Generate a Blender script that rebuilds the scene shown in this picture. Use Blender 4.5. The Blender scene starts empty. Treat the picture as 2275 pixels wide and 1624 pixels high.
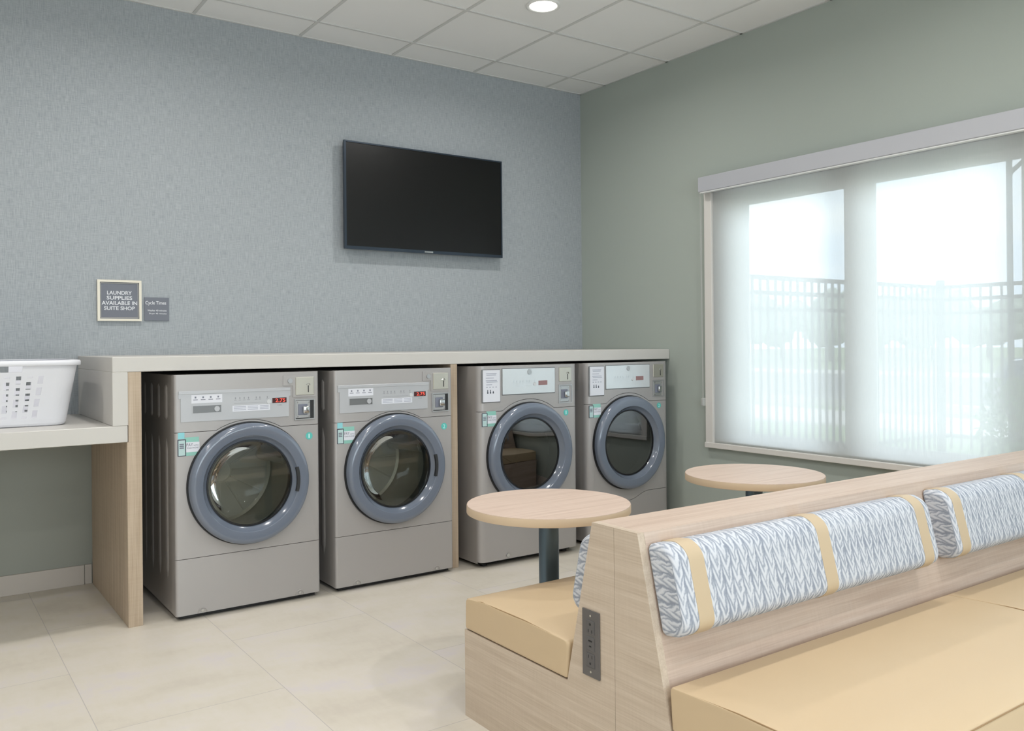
import bpy, bmesh, math, random
from mathutils import Vector, Matrix
from mathutils.geometry import tessellate_polygon
PI = math.pi
random.seed(7)
S = bpy.context.scene
COL = S.collection

# ---------------------------------------------------------------- camera
F_PX, YAW, ROLL = 1906.46, 0.6157, -0.0089
CAM = Vector((-4.0736, -4.8608, 1.21))
fw = Vector((math.sin(YAW), math.cos(YAW), 0))
rt = Vector((math.cos(YAW), -math.sin(YAW), 0))
up = Vector((0, 0, 1))
cr, sr = math.cos(ROLL), math.sin(ROLL)
r2 = rt * cr + up * sr
u2 = -rt * sr + up * cr
cd = bpy.data.cameras.new('camera')
cam = bpy.data.objects.new('camera', cd)
COL.objects.link(cam)
cam.matrix_world = Matrix(((r2.x, u2.x, -fw.x, CAM.x), (r2.y, u2.y, -fw.y, CAM.y),
                           (r2.z, u2.z, -fw.z, CAM.z), (0, 0, 0, 1)))
cd.sensor_fit = 'HORIZONTAL'
cd.sensor_width = 36
cd.lens = F_PX / 2275 * 36
cd.shift_y = (763.92 - 812) / 2275
cd.clip_start = 0.02
cd.clip_end = 500
S.camera = cam

# ---------------------------------------------------------------- view / exposure
S.view_settings.view_transform = 'Standard'
S.view_settings.look = 'None'
S.view_settings.gamma = 1
S.view_settings.use_curve_mapping = False
S.view_settings.exposure = 0.14
S.cycles.use_denoising = True
S.cycles.max_bounces = 8
S.cycles.adaptive_threshold = 0.03
S.cycles.diffuse_bounces = 4
S.cycles.glossy_bounces = 4
S.cycles.transmission_bounces = 6
S.cycles.transparent_max_bounces = 12
S.cycles.sample_clamp_indirect = 6
S.cycles.caustics_reflective = False
S.cycles.caustics_refractive = False

LAMP_W = 10.5          # each recessed downlight
SKY_STRENGTH = 5.2

# ---------------------------------------------------------------- sky
w = bpy.data.worlds.new('sky')
S.world = w
w.use_nodes = True
nt = w.node_tree
nt.nodes.clear()
def N(t, typ, **kw):
    n = t.nodes.new(typ)
    for k, v in kw.items():
        setattr(n, k, v)
    return n
o_ = N(nt, 'ShaderNodeOutputWorld')
bg = N(nt, 'ShaderNodeBackground')
tc = N(nt, 'ShaderNodeTexCoord')
mp = N(nt, 'ShaderNodeMapping')
mp.inputs['Scale'].default_value = (1, 1, 3.0)
nz = N(nt, 'ShaderNodeTexNoise')
nz.inputs['Scale'].default_value = 3.2
nz.inputs['Detail'].default_value = 5
rp = N(nt, 'ShaderNodeValToRGB')
rp.color_ramp.elements[0].position = 0.40
rp.color_ramp.elements[0].color = (0.66, 0.79, 0.96, 1)
rp.color_ramp.elements[1].position = 0.58
rp.color_ramp.elements[1].color = (0.94, 0.96, 0.98, 1)
bg.inputs['Strength'].default_value = SKY_STRENGTH
nt.links.new(tc.outputs['Generated'], mp.inputs['Vector'])
nt.links.new(mp.outputs['Vector'], nz.inputs['Vector'])
nt.links.new(nz.outputs['Fac'], rp.inputs['Fac'])
nt.links.new(rp.outputs['Color'], bg.inputs['Color'])
nt.links.new(bg.outputs['Background'], o_.inputs['Surface'])

# ---------------------------------------------------------------- materials
def lin(c):
    return tuple(((v / 255) / 12.92 if v / 255 <= 0.04045 else ((v / 255 + 0.055) / 1.055) ** 2.4) for v in c) + (1,)
MATS = {}
def mat(name, color, rough=0.5, metal=0.0, spec=0.5, coat=0.0, emit=None, estr=0.0, bump=0.0, bscale=200.0, vary=0.0, vscale=3.0):
    if name in MATS:
        return MATS[name]
    m = bpy.data.materials.new(name)
    m.use_nodes = True
    t = m.node_tree
    p = t.nodes['Principled BSDF']
    c = lin(color)
    p.inputs['Base Color'].default_value = c
    p.inputs['Roughness'].default_value = rough
    p.inputs['Metallic'].default_value = metal
    p.inputs['Specular IOR Level'].default_value = spec
    p.inputs['Coat Weight'].default_value = coat
    p.inputs['Coat Roughness'].default_value = 0.06
    g = N(t, 'ShaderNodeTexCoord')
    if emit:
        p.inputs['Emission Color'].default_value = lin(emit)
        p.inputs['Emission Strength'].default_value = estr
    # every material gets at least a faint procedural variation
    n2 = N(t, 'ShaderNodeTexNoise')
    n2.inputs['Scale'].default_value = vscale
    n2.inputs['Detail'].default_value = 4
    t.links.new(g.outputs['Object'], n2.inputs['Vector'])
    hs = N(t, 'ShaderNodeMixRGB', blend_type='MIX')
    v = max(vary, 0.01)
    hs.inputs[1].default_value = tuple(x * (1 - v) for x in c[:3]) + (1,)
    hs.inputs[2].default_value = tuple(min(1, x * (1 + v)) for x in c[:3]) + (1,)
    t.links.new(n2.outputs['Fac'], hs.inputs[0])
    t.links.new(hs.outputs[0], p.inputs['Base Color'])
    if bump:
        n3 = N(t, 'ShaderNodeTexNoise')
        n3.inputs['Scale'].default_value = bscale
        n3.inputs['Detail'].default_value = 2
        t.links.new(g.outputs['Object'], n3.inputs['Vector'])
        b = N(t, 'ShaderNodeBump')
        b.inputs['Strength'].default_value = bump
        b.inputs['Distance'].default_value = 0.002
        t.links.new(n3.outputs['Fac'], b.inputs['Height'])
        t.links.new(b.outputs['Normal'], p.inputs['Normal'])
    MATS[name] = m
    return m

def ramp(t, fac, stops):
    r = N(t, 'ShaderNodeValToRGB')
    e = r.color_ramp.elements
    while len(e) < len(stops):
        e.new(0.5)
    for i, (p, c) in enumerate(stops):
        e[i].position = p
        e[i].color = lin(c) if max(c) > 1 else tuple(c) + (1,)
    t.links.new(fac, r.inputs['Fac'])
    return r.outputs['Color']

def noise(t, vec, scale=(1, 1, 1), s=1.0, detail=4, rough=0.5, loc=(0, 0, 0)):
    m = N(t, 'ShaderNodeMapping')
    m.inputs['Scale'].default_value = scale
    m.inputs['Location'].default_value = loc
    t.links.new(vec, m.inputs['Vector'])
    n = N(t, 'ShaderNodeTexNoise')
    n.inputs['Scale'].default_value = s
    n.inputs['Detail'].default_value = detail
    n.inputs['Roughness'].default_value = rough
    t.links.new(m.outputs['Vector'], n.inputs['Vector'])
    return n.outputs['Fac']

def mix(t, fac, a, b, mode='MIX'):
    m = N(t, 'ShaderNodeMixRGB', blend_type=mode)
    for i, v in ((0, fac), (1, a), (2, b)):
        if isinstance(v, (int, float)):
            m.inputs[i].default_value = v
        elif isinstance(v, tuple):
            m.inputs[i].default_value = v
        else:
            t.links.new(v, m.inputs[i])
    return m.outputs[0]

def math_(t, op, a, b=None, c=None):
    m = N(t, 'ShaderNodeMath', operation=op)
    for i, v in enumerate((a, b, c)):
        if v is None:
            continue
        if isinstance(v, (int, float)):
            m.inputs[i].default_value = v
        else:
            t.links.new(v, m.inputs[i])
    return m.outputs[0]

def newmat(name):
    m = bpy.data.materials.new(name)
    m.use_nodes = True
    t = m.node_tree
    p = t.nodes['Principled BSDF']
    g = N(t, 'ShaderNodeTexCoord')
    MATS[name] = m
    return m, t, p, g.outputs['Object'], g

def bump(t, p, h, strength, dist):
    b = N(t, 'ShaderNodeBump')
    b.inputs['Strength'].default_value = strength
    b.inputs['Distance'].default_value = dist
    t.links.new(h, b.inputs['Height'])
    t.links.new(b.outputs['Normal'], p.inputs['Normal'])

# woven wallcovering
def fabric_wall():
    m, t, p, v, g = newmat('woven_wallcovering')
    a = noise(t, v, (60, 1, 5), 4.0, 3)
    b = noise(t, v, (6, 1, 90), 4.0, 3)
    c = noise(t, v, (1, 1, 1), 1.3, 2)
    f = math_(t, 'ADD', math_(t, 'MULTIPLY', a, 0.55), math_(t, 'MULTIPLY', b, 0.45))
    col = ramp(t, f, [(0.36, (147, 154, 159)), (0.62, (175, 181, 185))])
    col = mix(t, math_(t, 'MULTIPLY', c, 0.25), col, lin((168, 170, 173)))
    t.links.new(col, p.inputs['Base Color'])
    p.inputs['Roughness'].default_value = 0.75
    p.inputs['Specular IOR Level'].default_value = 0.2
    bump(t, p, f, 0.25, 0.001)
    return m
fabric_wall()

def wood(name, axis, base, dark, light, scale=1.0):
    """fine laminate grain running along `axis` (object space)."""
    m, t, p, v, g = newmat(name)
    sc = {'x': (1.2, 26, 26), 'y': (26, 1.2, 26), 'z': (26, 26, 1.2)}[axis]
    sf = {'x': (3, 170, 170), 'y': (170, 3, 170), 'z': (170, 170, 3)}[axis]
    a = noise(t, v, sc, 1.6 * scale, 5, 0.6)
    b = noise(t, v, sf, 1.5 * scale, 2, 0.5)
    cross = {'x': (90, 6, 6), 'y': (6, 90, 6), 'z': (6, 6, 90)}[axis]
    c = noise(t, v, cross, 1.5, 2)
    f = math_(t, 'ADD', math_(t, 'ADD', math_(t, 'MULTIPLY', a, 0.55), math_(t, 'MULTIPLY', b, 0.35)), math_(t, 'MULTIPLY', c, 0.10))
    col = ramp(t, f, [(0.36, dark), (0.5, base), (0.64, light)])
    t.links.new(col, p.inputs['Base Color'])
    p.inputs['Roughness'].default_value = 0.5
    p.inputs['Specular IOR Level'].default_value = 0.35
    bump(t, p, f, 0.12, 0.0006)
    return m
WB, WD, WL = (198, 178, 163), (187, 165, 150), (207, 189, 175)
wood('pale_oak_along', 'x', WB, WD, WL)
wood('pale_oak_end', 'y', (197, 181, 163), (186, 169, 150), (207, 192, 175))
wood('oak_upright', 'z', (188, 170, 149), (172, 153, 131), (201, 184, 164))
wood('oak_table', 'x', (208, 186, 171), (198, 175, 160), (216, 196, 182))

def floor_mat():
    m, t, p, v, g = newmat('stone_look_floor_tile')
    s = N(t, 'ShaderNodeSeparateXYZ')
    t.links.new(v, s.inputs[0])
    cb = N(t, 'ShaderNodeCombineXYZ')
    t.links.new(math_(t, 'ADD', s.outputs['Y'], 1.91 + 12), cb.inputs[0])
    t.links.new(math_(t, 'ADD', s.outputs['X'], 8.985), cb.inputs[1])
    br = N(t, 'ShaderNodeTexBrick')
    br.offset = 0.5
    br.inputs['Scale'].default_value = 1
    br.inputs['Brick Width'].default_value = 1.2
    br.inputs['Row Height'].default_value = 0.6
    br.inputs['Mortar Size'].default_value = 0.0013
    br.inputs['Mortar Smooth'].default_value = 0.1
    br.inputs['Color1'].default_value = (0, 0, 0, 1)
    br.inputs['Color2'].default_value = (1, 1, 1, 1)
    br.inputs['Mortar'].default_value = (0.5, 0.5, 0.5, 1)
    t.links.new(cb.outputs[0], br.inputs['Vector'])
    # shift the cloudiness per tile
    off = N(t, 'ShaderNodeVectorMath', operation='MULTIPLY_ADD')
    t.links.new(br.outputs['Color'], off.inputs[0])
    off.inputs[1].default_value = (7, 5, 0)
    t.links.new(v, off.inputs[2])
    a = noise(t, off.outputs[0], (1.5, 2.6, 1), 1.6, 6, 0.6)
    b = noise(t, off.outputs[0], (14, 4, 1), 2.5, 3, 0.6)
    f = math_(t, 'ADD', math_(t, 'MULTIPLY', a, 0.8), math_(t, 'MULTIPLY', b, 0.2))
    col = ramp(t, f, [(0.34, (204, 196, 184)), (0.46, (211, 204, 191)), (0.56, (214, 207, 197)), (0.66, (211, 204, 202))])
    col = mix(t, br.outputs['Fac'], col, lin((182, 176, 172)))
    t.links.new(col, p.inputs['Base Color'])
    p.inputs['Roughness'].default_value = 0.42
    p.inputs['Specular IOR Level'].default_value = 0.35
    return m
floor_mat()

def knit_mat():
    m, t, p, v, g = newmat('braided_knit_print')
    s = N(t, 'ShaderNodeSeparateXYZ')
    t.links.new(g.outputs['UV'], s.inputs[0])
    wob = noise(t, g.outputs['UV'], (1, 1, 1), 26, 3)
    wob = math_(t, 'MULTIPLY', math_(t, 'SUBTRACT', wob, 0.5), 1.25)
    cu = math_(t, 'ADD', math_(t, 'DIVIDE', s.outputs['X'], 0.034), math_(t, 'MULTIPLY', wob, 0.5))
    fr = math_(t, 'FRACT', cu)
    tri = math_(t, 'MULTIPLY', math_(t, 'ABSOLUTE', math_(t, 'SUBTRACT', fr, 0.5)), 2.0)
    ph = math_(t, 'ADD', math_(t, 'DIVIDE', s.outputs['Y'], 0.038), math_(t, 'MULTIPLY', tri, 1.3))
    ph = math_(t, 'ADD', ph, wob)
    st = math_(t, 'SINE', math_(t, 'MULTIPLY', ph, 2 * PI))
    st = math_(t, 'MULTIPLY', math_(t, 'ADD', st, 1.0), 0.5)
    gap = math_(t, 'SMOOTH_MIN', math_(t, 'MULTIPLY', math_(t, 'SUBTRACT', 1.0, tri), 3.0), 1.0, 0.3)
    h = math_(t, 'MULTIPLY', math_(t, 'ADD', math_(t, 'MULTIPLY', st, 0.75), 0.25), gap)
    fine = noise(t, g.outputs['UV'], (1, 1, 1), 160, 2)
    f = math_(t, 'ADD', math_(t, 'MULTIPLY', h, 0.72), math_(t, 'MULTIPLY', fine, 0.34))
    patch = noise(t, g.outputs['UV'], (1, 1, 1), 14, 2)
    f = math_(t, 'ADD', f, math_(t, 'MULTIPLY', math_(t, 'SUBTRACT', patch, 0.5), 0.5))
    col = ramp(t, f, [(0.18, (144, 151, 164)), (0.42, (168, 174, 185)), (0.60, (196, 200, 208)), (0.85, (208, 211, 217))])
    t.links.new(col, p.inputs['Base Color'])
    p.inputs['Roughness'].default_value = 0.85
    p.inputs['Specular IOR Level'].default_value = 0.15
    bump(t, p, f, 0.3, 0.002)
knit_mat()

def shade_fabric():
    m, t, p, v, g = newmat('sheer_roller_fabric')
    t.nodes.remove(p)
    out = t.nodes['Material Output']
    tr = N(t, 'ShaderNodeBsdfTransparent')
    tr.inputs['Color'].default_value = (1.0, 0.99, 0.98, 1)
    tl = N(t, 'ShaderNodeBsdfTranslucent')
    tl.inputs['Color'].default_value = (0.80, 0.80, 0.785, 1)
    df = N(t, 'ShaderNodeBsdfDiffuse')
    w1 = noise(t, v, (1, 500, 20), 1.0, 2)
    c = ramp(t, w1, [(0.3, (205, 210, 212)), (0.7, (222, 226, 228))])
    t.links.new(c, df.inputs['Color'])
    m1 = N(t, 'ShaderNodeMixShader')
    m1.inputs[0].default_value = 0.24
    t.links.new(tl.outputs[0], m1.inputs[1])
    t.links.new(df.outputs[0], m1.inputs[2])
    m2 = N(t, 'ShaderNodeMixShader')
    m2.inputs[0].default_value = 0.90
    t.links.new(tr.outputs[0], m2.inputs[1])
    t.links.new(m1.outputs[0], m2.inputs[2])
    t.links.new(m2.outputs[0], out.inputs['Surface'])
shade_fabric()

def glass_mat(name, tint, base_t, gloss_rough=0.02, f0=0.5):
    """thin clear/smoked pane: transparent with a mirror coat by Fresnel"""
    m, t, p, v, g = newmat(name)
    t.nodes.remove(p)
    out = t.nodes['Material Output']
    tr = N(t, 'ShaderNodeBsdfTransparent')
    tr.inputs['Color'].default_value = tint + (1,)
    gl = N(t, 'ShaderNodeBsdfGlossy')
    gl.inputs['Roughness'].default_value = gloss_rough
    gl.inputs['Color'].default_value = (0.95, 0.97, 1, 1)
    fr = N(t, 'ShaderNodeFresnel')
    fr.inputs['IOR'].default_value = base_t
    nn = noise(t, v, (1, 1, 1), 4, 2)
    f = math_(t, 'ADD', fr.outputs[0], math_(t, 'MULTIPLY', nn, 0.02))
    ms = N(t, 'ShaderNodeMixShader')
    t.links.new(f, ms.inputs[0])
    t.links.new(tr.outputs[0], ms.inputs[1])
    t.links.new(gl.outputs[0], ms.inputs[2])
    t.links.new(ms.outputs[0], out.inputs['Surface'])
glass_mat('window_glass', (0.93, 0.96, 0.95), 1.35)
glass_mat('washer_door_glass', (0.86, 0.88, 0.86), 1.6)
glass_mat('dryer_door_glass', (0.10, 0.11, 0.115), 2.4)
glass_mat('washer_bowl_glass', (0.80, 0.80, 0.76), 1.18)

M = {
 'green_wall': mat('sage_wall_paint', (168, 176, 169), 0.7, spec=0.2, bump=0.08, bscale=350, vary=0.015, vscale=1.0),
 'green_wall_low': mat('grey_green_wall_paint', (158, 161, 153), 0.7, spec=0.2, vary=0.015),
 'plain_wall': mat('off_white_wall_paint', (214, 213, 208), 0.7, spec=0.2),
 'ceil': mat('ceiling_tile_white', (238, 238, 237), 0.9, spec=0.1, bump=0.05, bscale=600, vary=0.01),
 'grid': mat('ceiling_grid_white', (208, 208, 206), 0.6, spec=0.3),
 'base': mat('baseboard_tile', (196, 188, 180), 0.5, vary=0.05, vscale=4),
 'counter': mat('grey_solid_surface', (203, 200, 195), 0.38, spec=0.4, vary=0.015, vscale=5),
 'mbody': mat('taupe_grey_enamel', (172, 169, 168), 0.38, metal=0.2, spec=0.5, vary=0.01),
 'mside': mat('taupe_grey_enamel_side', (172, 168, 165), 0.36, metal=0.2, spec=0.5, vary=0.01),
 'fascia': mat('control_fascia_silver', (184, 186, 190), 0.38, metal=0.15, spec=0.5, vary=0.01),
 'dfascia': mat('dryer_fascia_silver', (218, 224, 228), 0.25, metal=0.35, spec=0.5),
 'ring': mat('blue_grey_door_ring', (108, 117, 132), 0.16, spec=0.55, coat=0.6, vary=0.01),
 'black': mat('black_rubber', (18, 20, 24), 0.5),
 'dark': mat('dark_cavity', (40, 42, 44), 0.6),
 'chrome': mat('polished_chrome', (205, 208, 210), 0.14, metal=1.0),
 'steel': mat('brushed_steel_plate', (205, 202, 192), 0.3, metal=0.85, vary=0.03, vscale=30),
 'coinface': mat('coin_box_silver', (188, 190, 192), 0.28, metal=0.8),
 'drum': mat('stainless_drum', (198, 194, 184), 0.40, metal=0.45, vary=0.12, vscale=18),
 'fin': mat('drum_back_plate', (232, 229, 220), 0.4, metal=0.0, vary=0.04, vscale=12),
 'teal': mat('teal_sticker', (92, 190, 182), 0.45),
 'mint': mat('mint_sticker', (142, 196, 184), 0.45),
 'tealpale': mat('pale_blue_sticker', (140, 206, 214), 0.45),
 'paper': mat('white_label_paper', (222, 224, 232), 0.6),
 'ink': mat('grey_label_ink', (120, 124, 138), 0.6),
 'inkdark': mat('dark_label_ink', (66, 72, 86), 0.6),
 'lettercyan': mat('light_cyan_lettering', (196, 242, 240), 0.5),
 'tvframe': mat('television_bezel', (58, 68, 80), 0.28, metal=0.5),
 'tvscreen': mat('television_screen', (9, 9, 10), 0.30, spec=0.45),
 'signplate': mat('slate_sign_plate', (112, 116, 126), 0.55),
 'signframe': mat('champagne_sign_frame', (214, 206, 190), 0.35, metal=0.2),
 'lettering': mat('white_sign_lettering', (222, 224, 228), 0.5),
 'vinyl': mat('tan_vinyl', (203, 180, 147), 0.42, spec=0.4, bump=0.06, bscale=500, vary=0.02, vscale=4),
 'strap': mat('tan_vinyl_strap', (198, 178, 149), 0.45, spec=0.4, vary=0.02),
 'seam': mat('tan_seam_thread', (150, 122, 86), 0.6),
 'basket': mat('white_basket_plastic', (228, 229, 235), 0.38, spec=0.5),
 'column': mat('blue_grey_metal_column', (92, 110, 124), 0.3, metal=0.75),
 'valance': mat('shade_cassette_grey', (182, 184, 190), 0.45, metal=0.1),
 'wframe': mat('window_frame_white', (225, 227, 226), 0.5),
 'channel': mat('shade_channel_white', (216, 213, 208), 0.45),
 'outlet': mat('dark_grey_outlet_plate', (98, 95, 94), 0.35, metal=0.2),
 'outletface': mat('dark_grey_receptacle', (88, 86, 86), 0.4),
 'fence': mat('dark_fence_metal', (52, 58, 60), 0.5, metal=0.3),
 'concrete': mat('pale_concrete', (208, 206, 200), 0.85, vary=0.06, vscale=2),
 'asphalt': mat('grey_asphalt', (128, 130, 132), 0.9, vary=0.08, vscale=3),
 'grass': mat('lawn_green', (126, 146, 104), 0.95, vary=0.25, vscale=6),
 'leaf': mat('shrub_leaf', (96, 128, 78), 0.7, vary=0.25, vscale=9),
 'treeleaf': mat('hazed_tree_foliage', (150, 164, 148), 0.9, vary=0.25, vscale=1.5),  # distance haze lightened into the foliage colour
 'trunk': mat('tree_bark', (96, 84, 72), 0.9),
 'carpaint': mat('dark_blue_car_paint', (58, 70, 88), 0.25, metal=0.4, coat=0.8),
 'carglass': mat('car_window_glass', (28, 32, 38), 0.08, spec=0.7),
 'tire': mat('tire_rubber', (30, 30, 31), 0.8),
 'lightlens': mat('lit_downlight_lens', (255, 252, 246), 0.5, emit=(255, 250, 242), estr=6.0),
 'lighttrim': mat('white_downlight_trim', (232, 232, 230), 0.4),
 'red': mat('red_lit_digits', (200, 60, 50), 0.4, emit=(235, 92, 74), estr=0.9),
 'display': mat('dark_red_display_window', (70, 34, 36), 0.2),
 'displayoff': mat('unlit_display_window', (150, 116, 116), 0.3),
 'brick': mat('exterior_wall_stucco', (205, 202, 196), 0.9, vary=0.05),
 'beadchain': mat('shade_pull_chain', (176, 178, 174), 0.4),
}
M['knit'] = MATS['braided_knit_print']

# ---------------------------------------------------------------- mesh helpers
def link(name, me, material=None, parent=None):
    o = bpy.data.objects.new(name, me)
    COL.objects.link(o)
    if material is not None and not me.materials:
        me.materials.append(material)
    if parent is not None:
        o.parent = parent
    return o
def obj(name, bm, material=None, parent=None, smooth=False, auto=None):
    bmesh.ops.recalc_face_normals(bm, faces=bm.faces[:])
    me = bpy.data.meshes.new(name)
    bm.to_mesh(me)
    bm.free()
    if smooth or auto is not None:
        for f in me.polygons:
            f.use_smooth = True
    if auto is not None:
        me.set_sharp_from_angle(angle=math.radians(auto))
    return link(name, me, material, parent)
def tag(o, label=None, cat=None, group=None, kind=None):
    for k, v in (('label', label), ('category', cat), ('group', group), ('kind', kind)):
        if v:
            o[k] = v
    return o
def thing(name, label, cat, loc=(0, 0, 0), rz=0.0, group=None):
    o = bpy.data.objects.new(name, None)
    COL.objects.link(o)
    o.location = loc
    o.rotation_euler = (0, 0, rz)
    return tag(o, label, cat, group)
def BM():
    return bmesh.new()
def box(bm, x0, x1, y0, y1, z0, z1, bev=0.0, seg=2):
    r = bmesh.ops.create_cube(bm, size=1)
    for v in r['verts']:
        v.co = Vector(((x0 + x1) / 2 + v.co.x * (x1 - x0), (y0 + y1) / 2 + v.co.y * (y1 - y0), (z0 + z1) / 2 + v.co.z * (z1 - z0)))
    if bev > 0:
        es = list({e for v in r['verts'] for e in v.link_edges})
        bmesh.ops.bevel(bm, geom=es, offset=bev, segments=seg, affect='EDGES', profile=0.5)
    return bm
def bx(*a, **k):
    return box(BM(), *a, **k)
def cyl(bm, c, r, h, axis='z', seg=32, r2=None):
    m = Matrix.Translation(c)
    if axis == 'x':
        m = m @ Matrix.Rotation(PI / 2, 4, 'Y')
    if axis == 'y':
        m = m @ Matrix.Rotation(-PI / 2, 4, 'X')
    bmesh.ops.create_cone(bm, cap_ends=True, segments=seg, radius1=r, radius2=r if r2 is None else r2, depth=h, matrix=m)
    return bm
def lathe(bm, prof, c=(0, 0, 0), axis='y', seg=96, close=False):
    rings = []
    for r, a in prof:
        ring = []
        if r < 1e-6:
            p = (c[0], c[1] + a, c[2]) if axis == 'y' else (c[0], c[1], c[2] + a)
            ring = [bm.verts.new(p)]
        else:
            for i in range(seg):
                th = 2 * PI * i / seg
                if axis == 'y':
                    p = (c[0] + r * math.cos(th), c[1] + a, c[2] + r * math.sin(th))
                else:
                    p = (c[0] + r * math.cos(th), c[1] + r * math.sin(th), c[2] + a)
                ring.append(bm.verts.new(p))
        rings.append(ring)
    pairs = list(zip(rings[:-1], rings[1:]))
    if close:
        pairs.append((rings[-1], rings[0]))
    for A, B in pairs:
        for i in range(seg):
            j = (i + 1) % seg
            if len(A) == 1 and len(B) == 1:
                continue
            if len(A) == 1:
                bm.faces.new((A[0], B[i], B[j]))
            elif len(B) == 1:
                bm.faces.new((A[i], A[j], B[0]))
            else:
                bm.faces.new((A[i], A[j], B[j], B[i]))
    return bm
def tube(bm, pts, r, seg=8, cyclic=False):
    pts = [Vector(p) for p in pts]
    n = len(pts)
    rings = []
    for i, p in enumerate(pts):
        a = pts[(i - 1) % n] if (i > 0 or cyclic) else pts[i]
        b = pts[(i + 1) % n] if (i < n - 1 or cyclic) else pts[i]
        d = (b - a).normalized()
        u = d.cross(Vector((0, 0, 1)))
        if u.length < 1e-3:
            u = d.cross(Vector((1, 0, 0)))
        u.normalize()
        v = d.cross(u)
        rings.append([bm.verts.new(p + (u * math.cos(2 * PI * k / seg) + v * math.sin(2 * PI * k / seg)) * r) for k in range(seg)])
    m = n if cyclic else n - 1
    for i in range(m):
        A, B = rings[i], rings[(i + 1) % n]
        for k in range(seg):
            bm.faces.new((A[k], A[(k + 1) % seg], B[(k + 1) % seg], B[k]))
    if not cyclic:
        bm.faces.new(rings[0][::-1])
        bm.faces.new(rings[-1])
    return bm
def slab(bm, outer, hole, y0, y1, xe=None, er=0.0):
    """panel standing in the xz plane, front at y0; vertical edges at |x|=xe are rounded with radius er"""
    loops = [[Vector((x, z, 0)) for x, z in outer]]
    if hole:
        loops.append([Vector((x, z, 0)) for x, z in hole])
    flat = [(v.x, v.y) for l in loops for v in l]
    tris = tessellate_polygon([[Vector((a.x, a.y, 0)) for a in l] for l in loops])
    steps = 5 if er > 0 else 0
    layers = []
    for k in range(steps + 1):
        th = (PI / 2) * k / max(steps, 1)
        row = []
        for x, z in flat:
            xx, yy = x, y0
            if er > 0:
                if abs(abs(x) - xe) < 1e-5:
                    xx = math.copysign(xe - er + er * math.sin(th), x)
                yy = y0 + er * (1 - math.cos(th))
                if abs(abs(x) - xe) >= 1e-5 and k == 0:
                    yy = y0
            row.append(bm.verts.new((xx, yy, z)))
        layers.append(row)
    layers.append([bm.verts.new((x, y1, z)) for x, z in flat])
    for a, b, c in tris:
        bm.faces.new((layers[0][a], layers[0][b], layers[0][c]))
        bm.faces.new((layers[-1][c], layers[-1][b], layers[-1][a]))
    base = 0
    for l in loops:
        n = len(l)
        for A, B in zip(layers[:-1], layers[1:]):
            for i in range(n):
                j = (i + 1) % n
                bm.faces.new((A[base + i], A[base + j], B[base + j], B[base + i]))
        base += n
    return bm
def circle_pts(r, cx, cz, n=72):
    return [(cx + r * math.cos(2 * PI * i / n), cz + r * math.sin(2 * PI * i / n)) for i in range(n)]
_fc = {}
def text_bm(bm, s, x0, x1, z0, z1, y, bold=0.0):
    """lettering lying in the plane y, facing -y, fitted to a box"""
    key = (s, bold)
    if key not in _fc:
        cu = bpy.data.curves.new('lettering', 'FONT')
        cu.body = s
        cu.offset = bold
        cu.resolution_u = 3
        to = bpy.data.objects.new('lettering', cu)
        COL.objects.link(to)
        bpy.context.view_layer.update()
        me = bpy.data.meshes.new_from_object(to.evaluated_get(bpy.context.evaluated_depsgraph_get()))
        bpy.data.objects.remove(to)
        bpy.data.curves.remove(cu)
        _fc[key] = ([tuple(v.co) for v in me.vertices], [tuple(p.vertices) for p in me.polygons])
        bpy.data.meshes.remove(me)
    vs, fs = _fc[key]
    ax0, ax1 = min(v[0] for v in vs), max(v[0] for v in vs)
    az0, az1 = min(v[1] for v in vs), max(v[1] for v in vs)
    nv = [bm.verts.new((x0 + (v[0] - ax0) / (ax1 - ax0) * (x1 - x0), y, z0 + (v[1] - az0) / (az1 - az0) * (z1 - z0))) for v in vs]
    for f in fs:
        try:
            bm.faces.new([nv[i] for i in f])
        except ValueError:
            pass
    return bm
def decal(bm, x0, x1, z0, z1, y, th=0.0006):
    return box(bm, x0, x1, y - th, y, z0, z1)

# ---------------------------------------------------------------- the room
H = 3.04
X0, Y0 = -6.2, -7.6           # left wall, rear wall
WY0, WY1, WZ0, WZ1 = -4.95, -1.25, 0.60, 2.16     # window opening in the right wall (x = 0)
WT = 0.20
def struct(name, bm, m, **k):
    o = obj(name, bm, m, **k)
    o['kind'] = 'structure'
    return o
struct('floor', bx(X0, 0, Y0, 0, -0.1, 0), MATS['stone_look_floor_tile'])
# back wall: woven covering above the counters, paint below
b = BM()
box(b, X0 - 0.1, 0.0, 0.0, 0.15, 0.0, 0.84)
n0 = len(b.faces)
box(b, X0 - 0.1, 0.0, 0.0, 0.15, 0.84, H + 0.1)
b.faces.ensure_lookup_table()
for i, f in enumerate(b.faces):
    f.material_index = 0 if i < n0 else 1
me = bpy.data.meshes.new('wall_back')
bmesh.ops.recalc_face_normals(b, faces=b.faces[:])
b.to_mesh(me); b.free()
me.materials.append(M['green_wall_low']); me.materials.append(MATS['woven_wallcovering'])
link('wall_back', me)['kind'] = 'structure'
# right wall with the window opening
b = BM()
box(b, 0, WT, WY1, 0.15, 0, H + 0.1)
box(b, 0, WT, Y0, WY0, 0, H + 0.1)
box(b, 0, WT, WY0, WY1, 0, WZ0)
box(b, 0, WT, WY0, WY1, WZ1, H + 0.1)
struct('wall_right', b, M['green_wall'])
struct('wall_left', bx(X0 - 0.15, X0, Y0, 0, 0, H + 0.1), M['plain_wall'])
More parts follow.
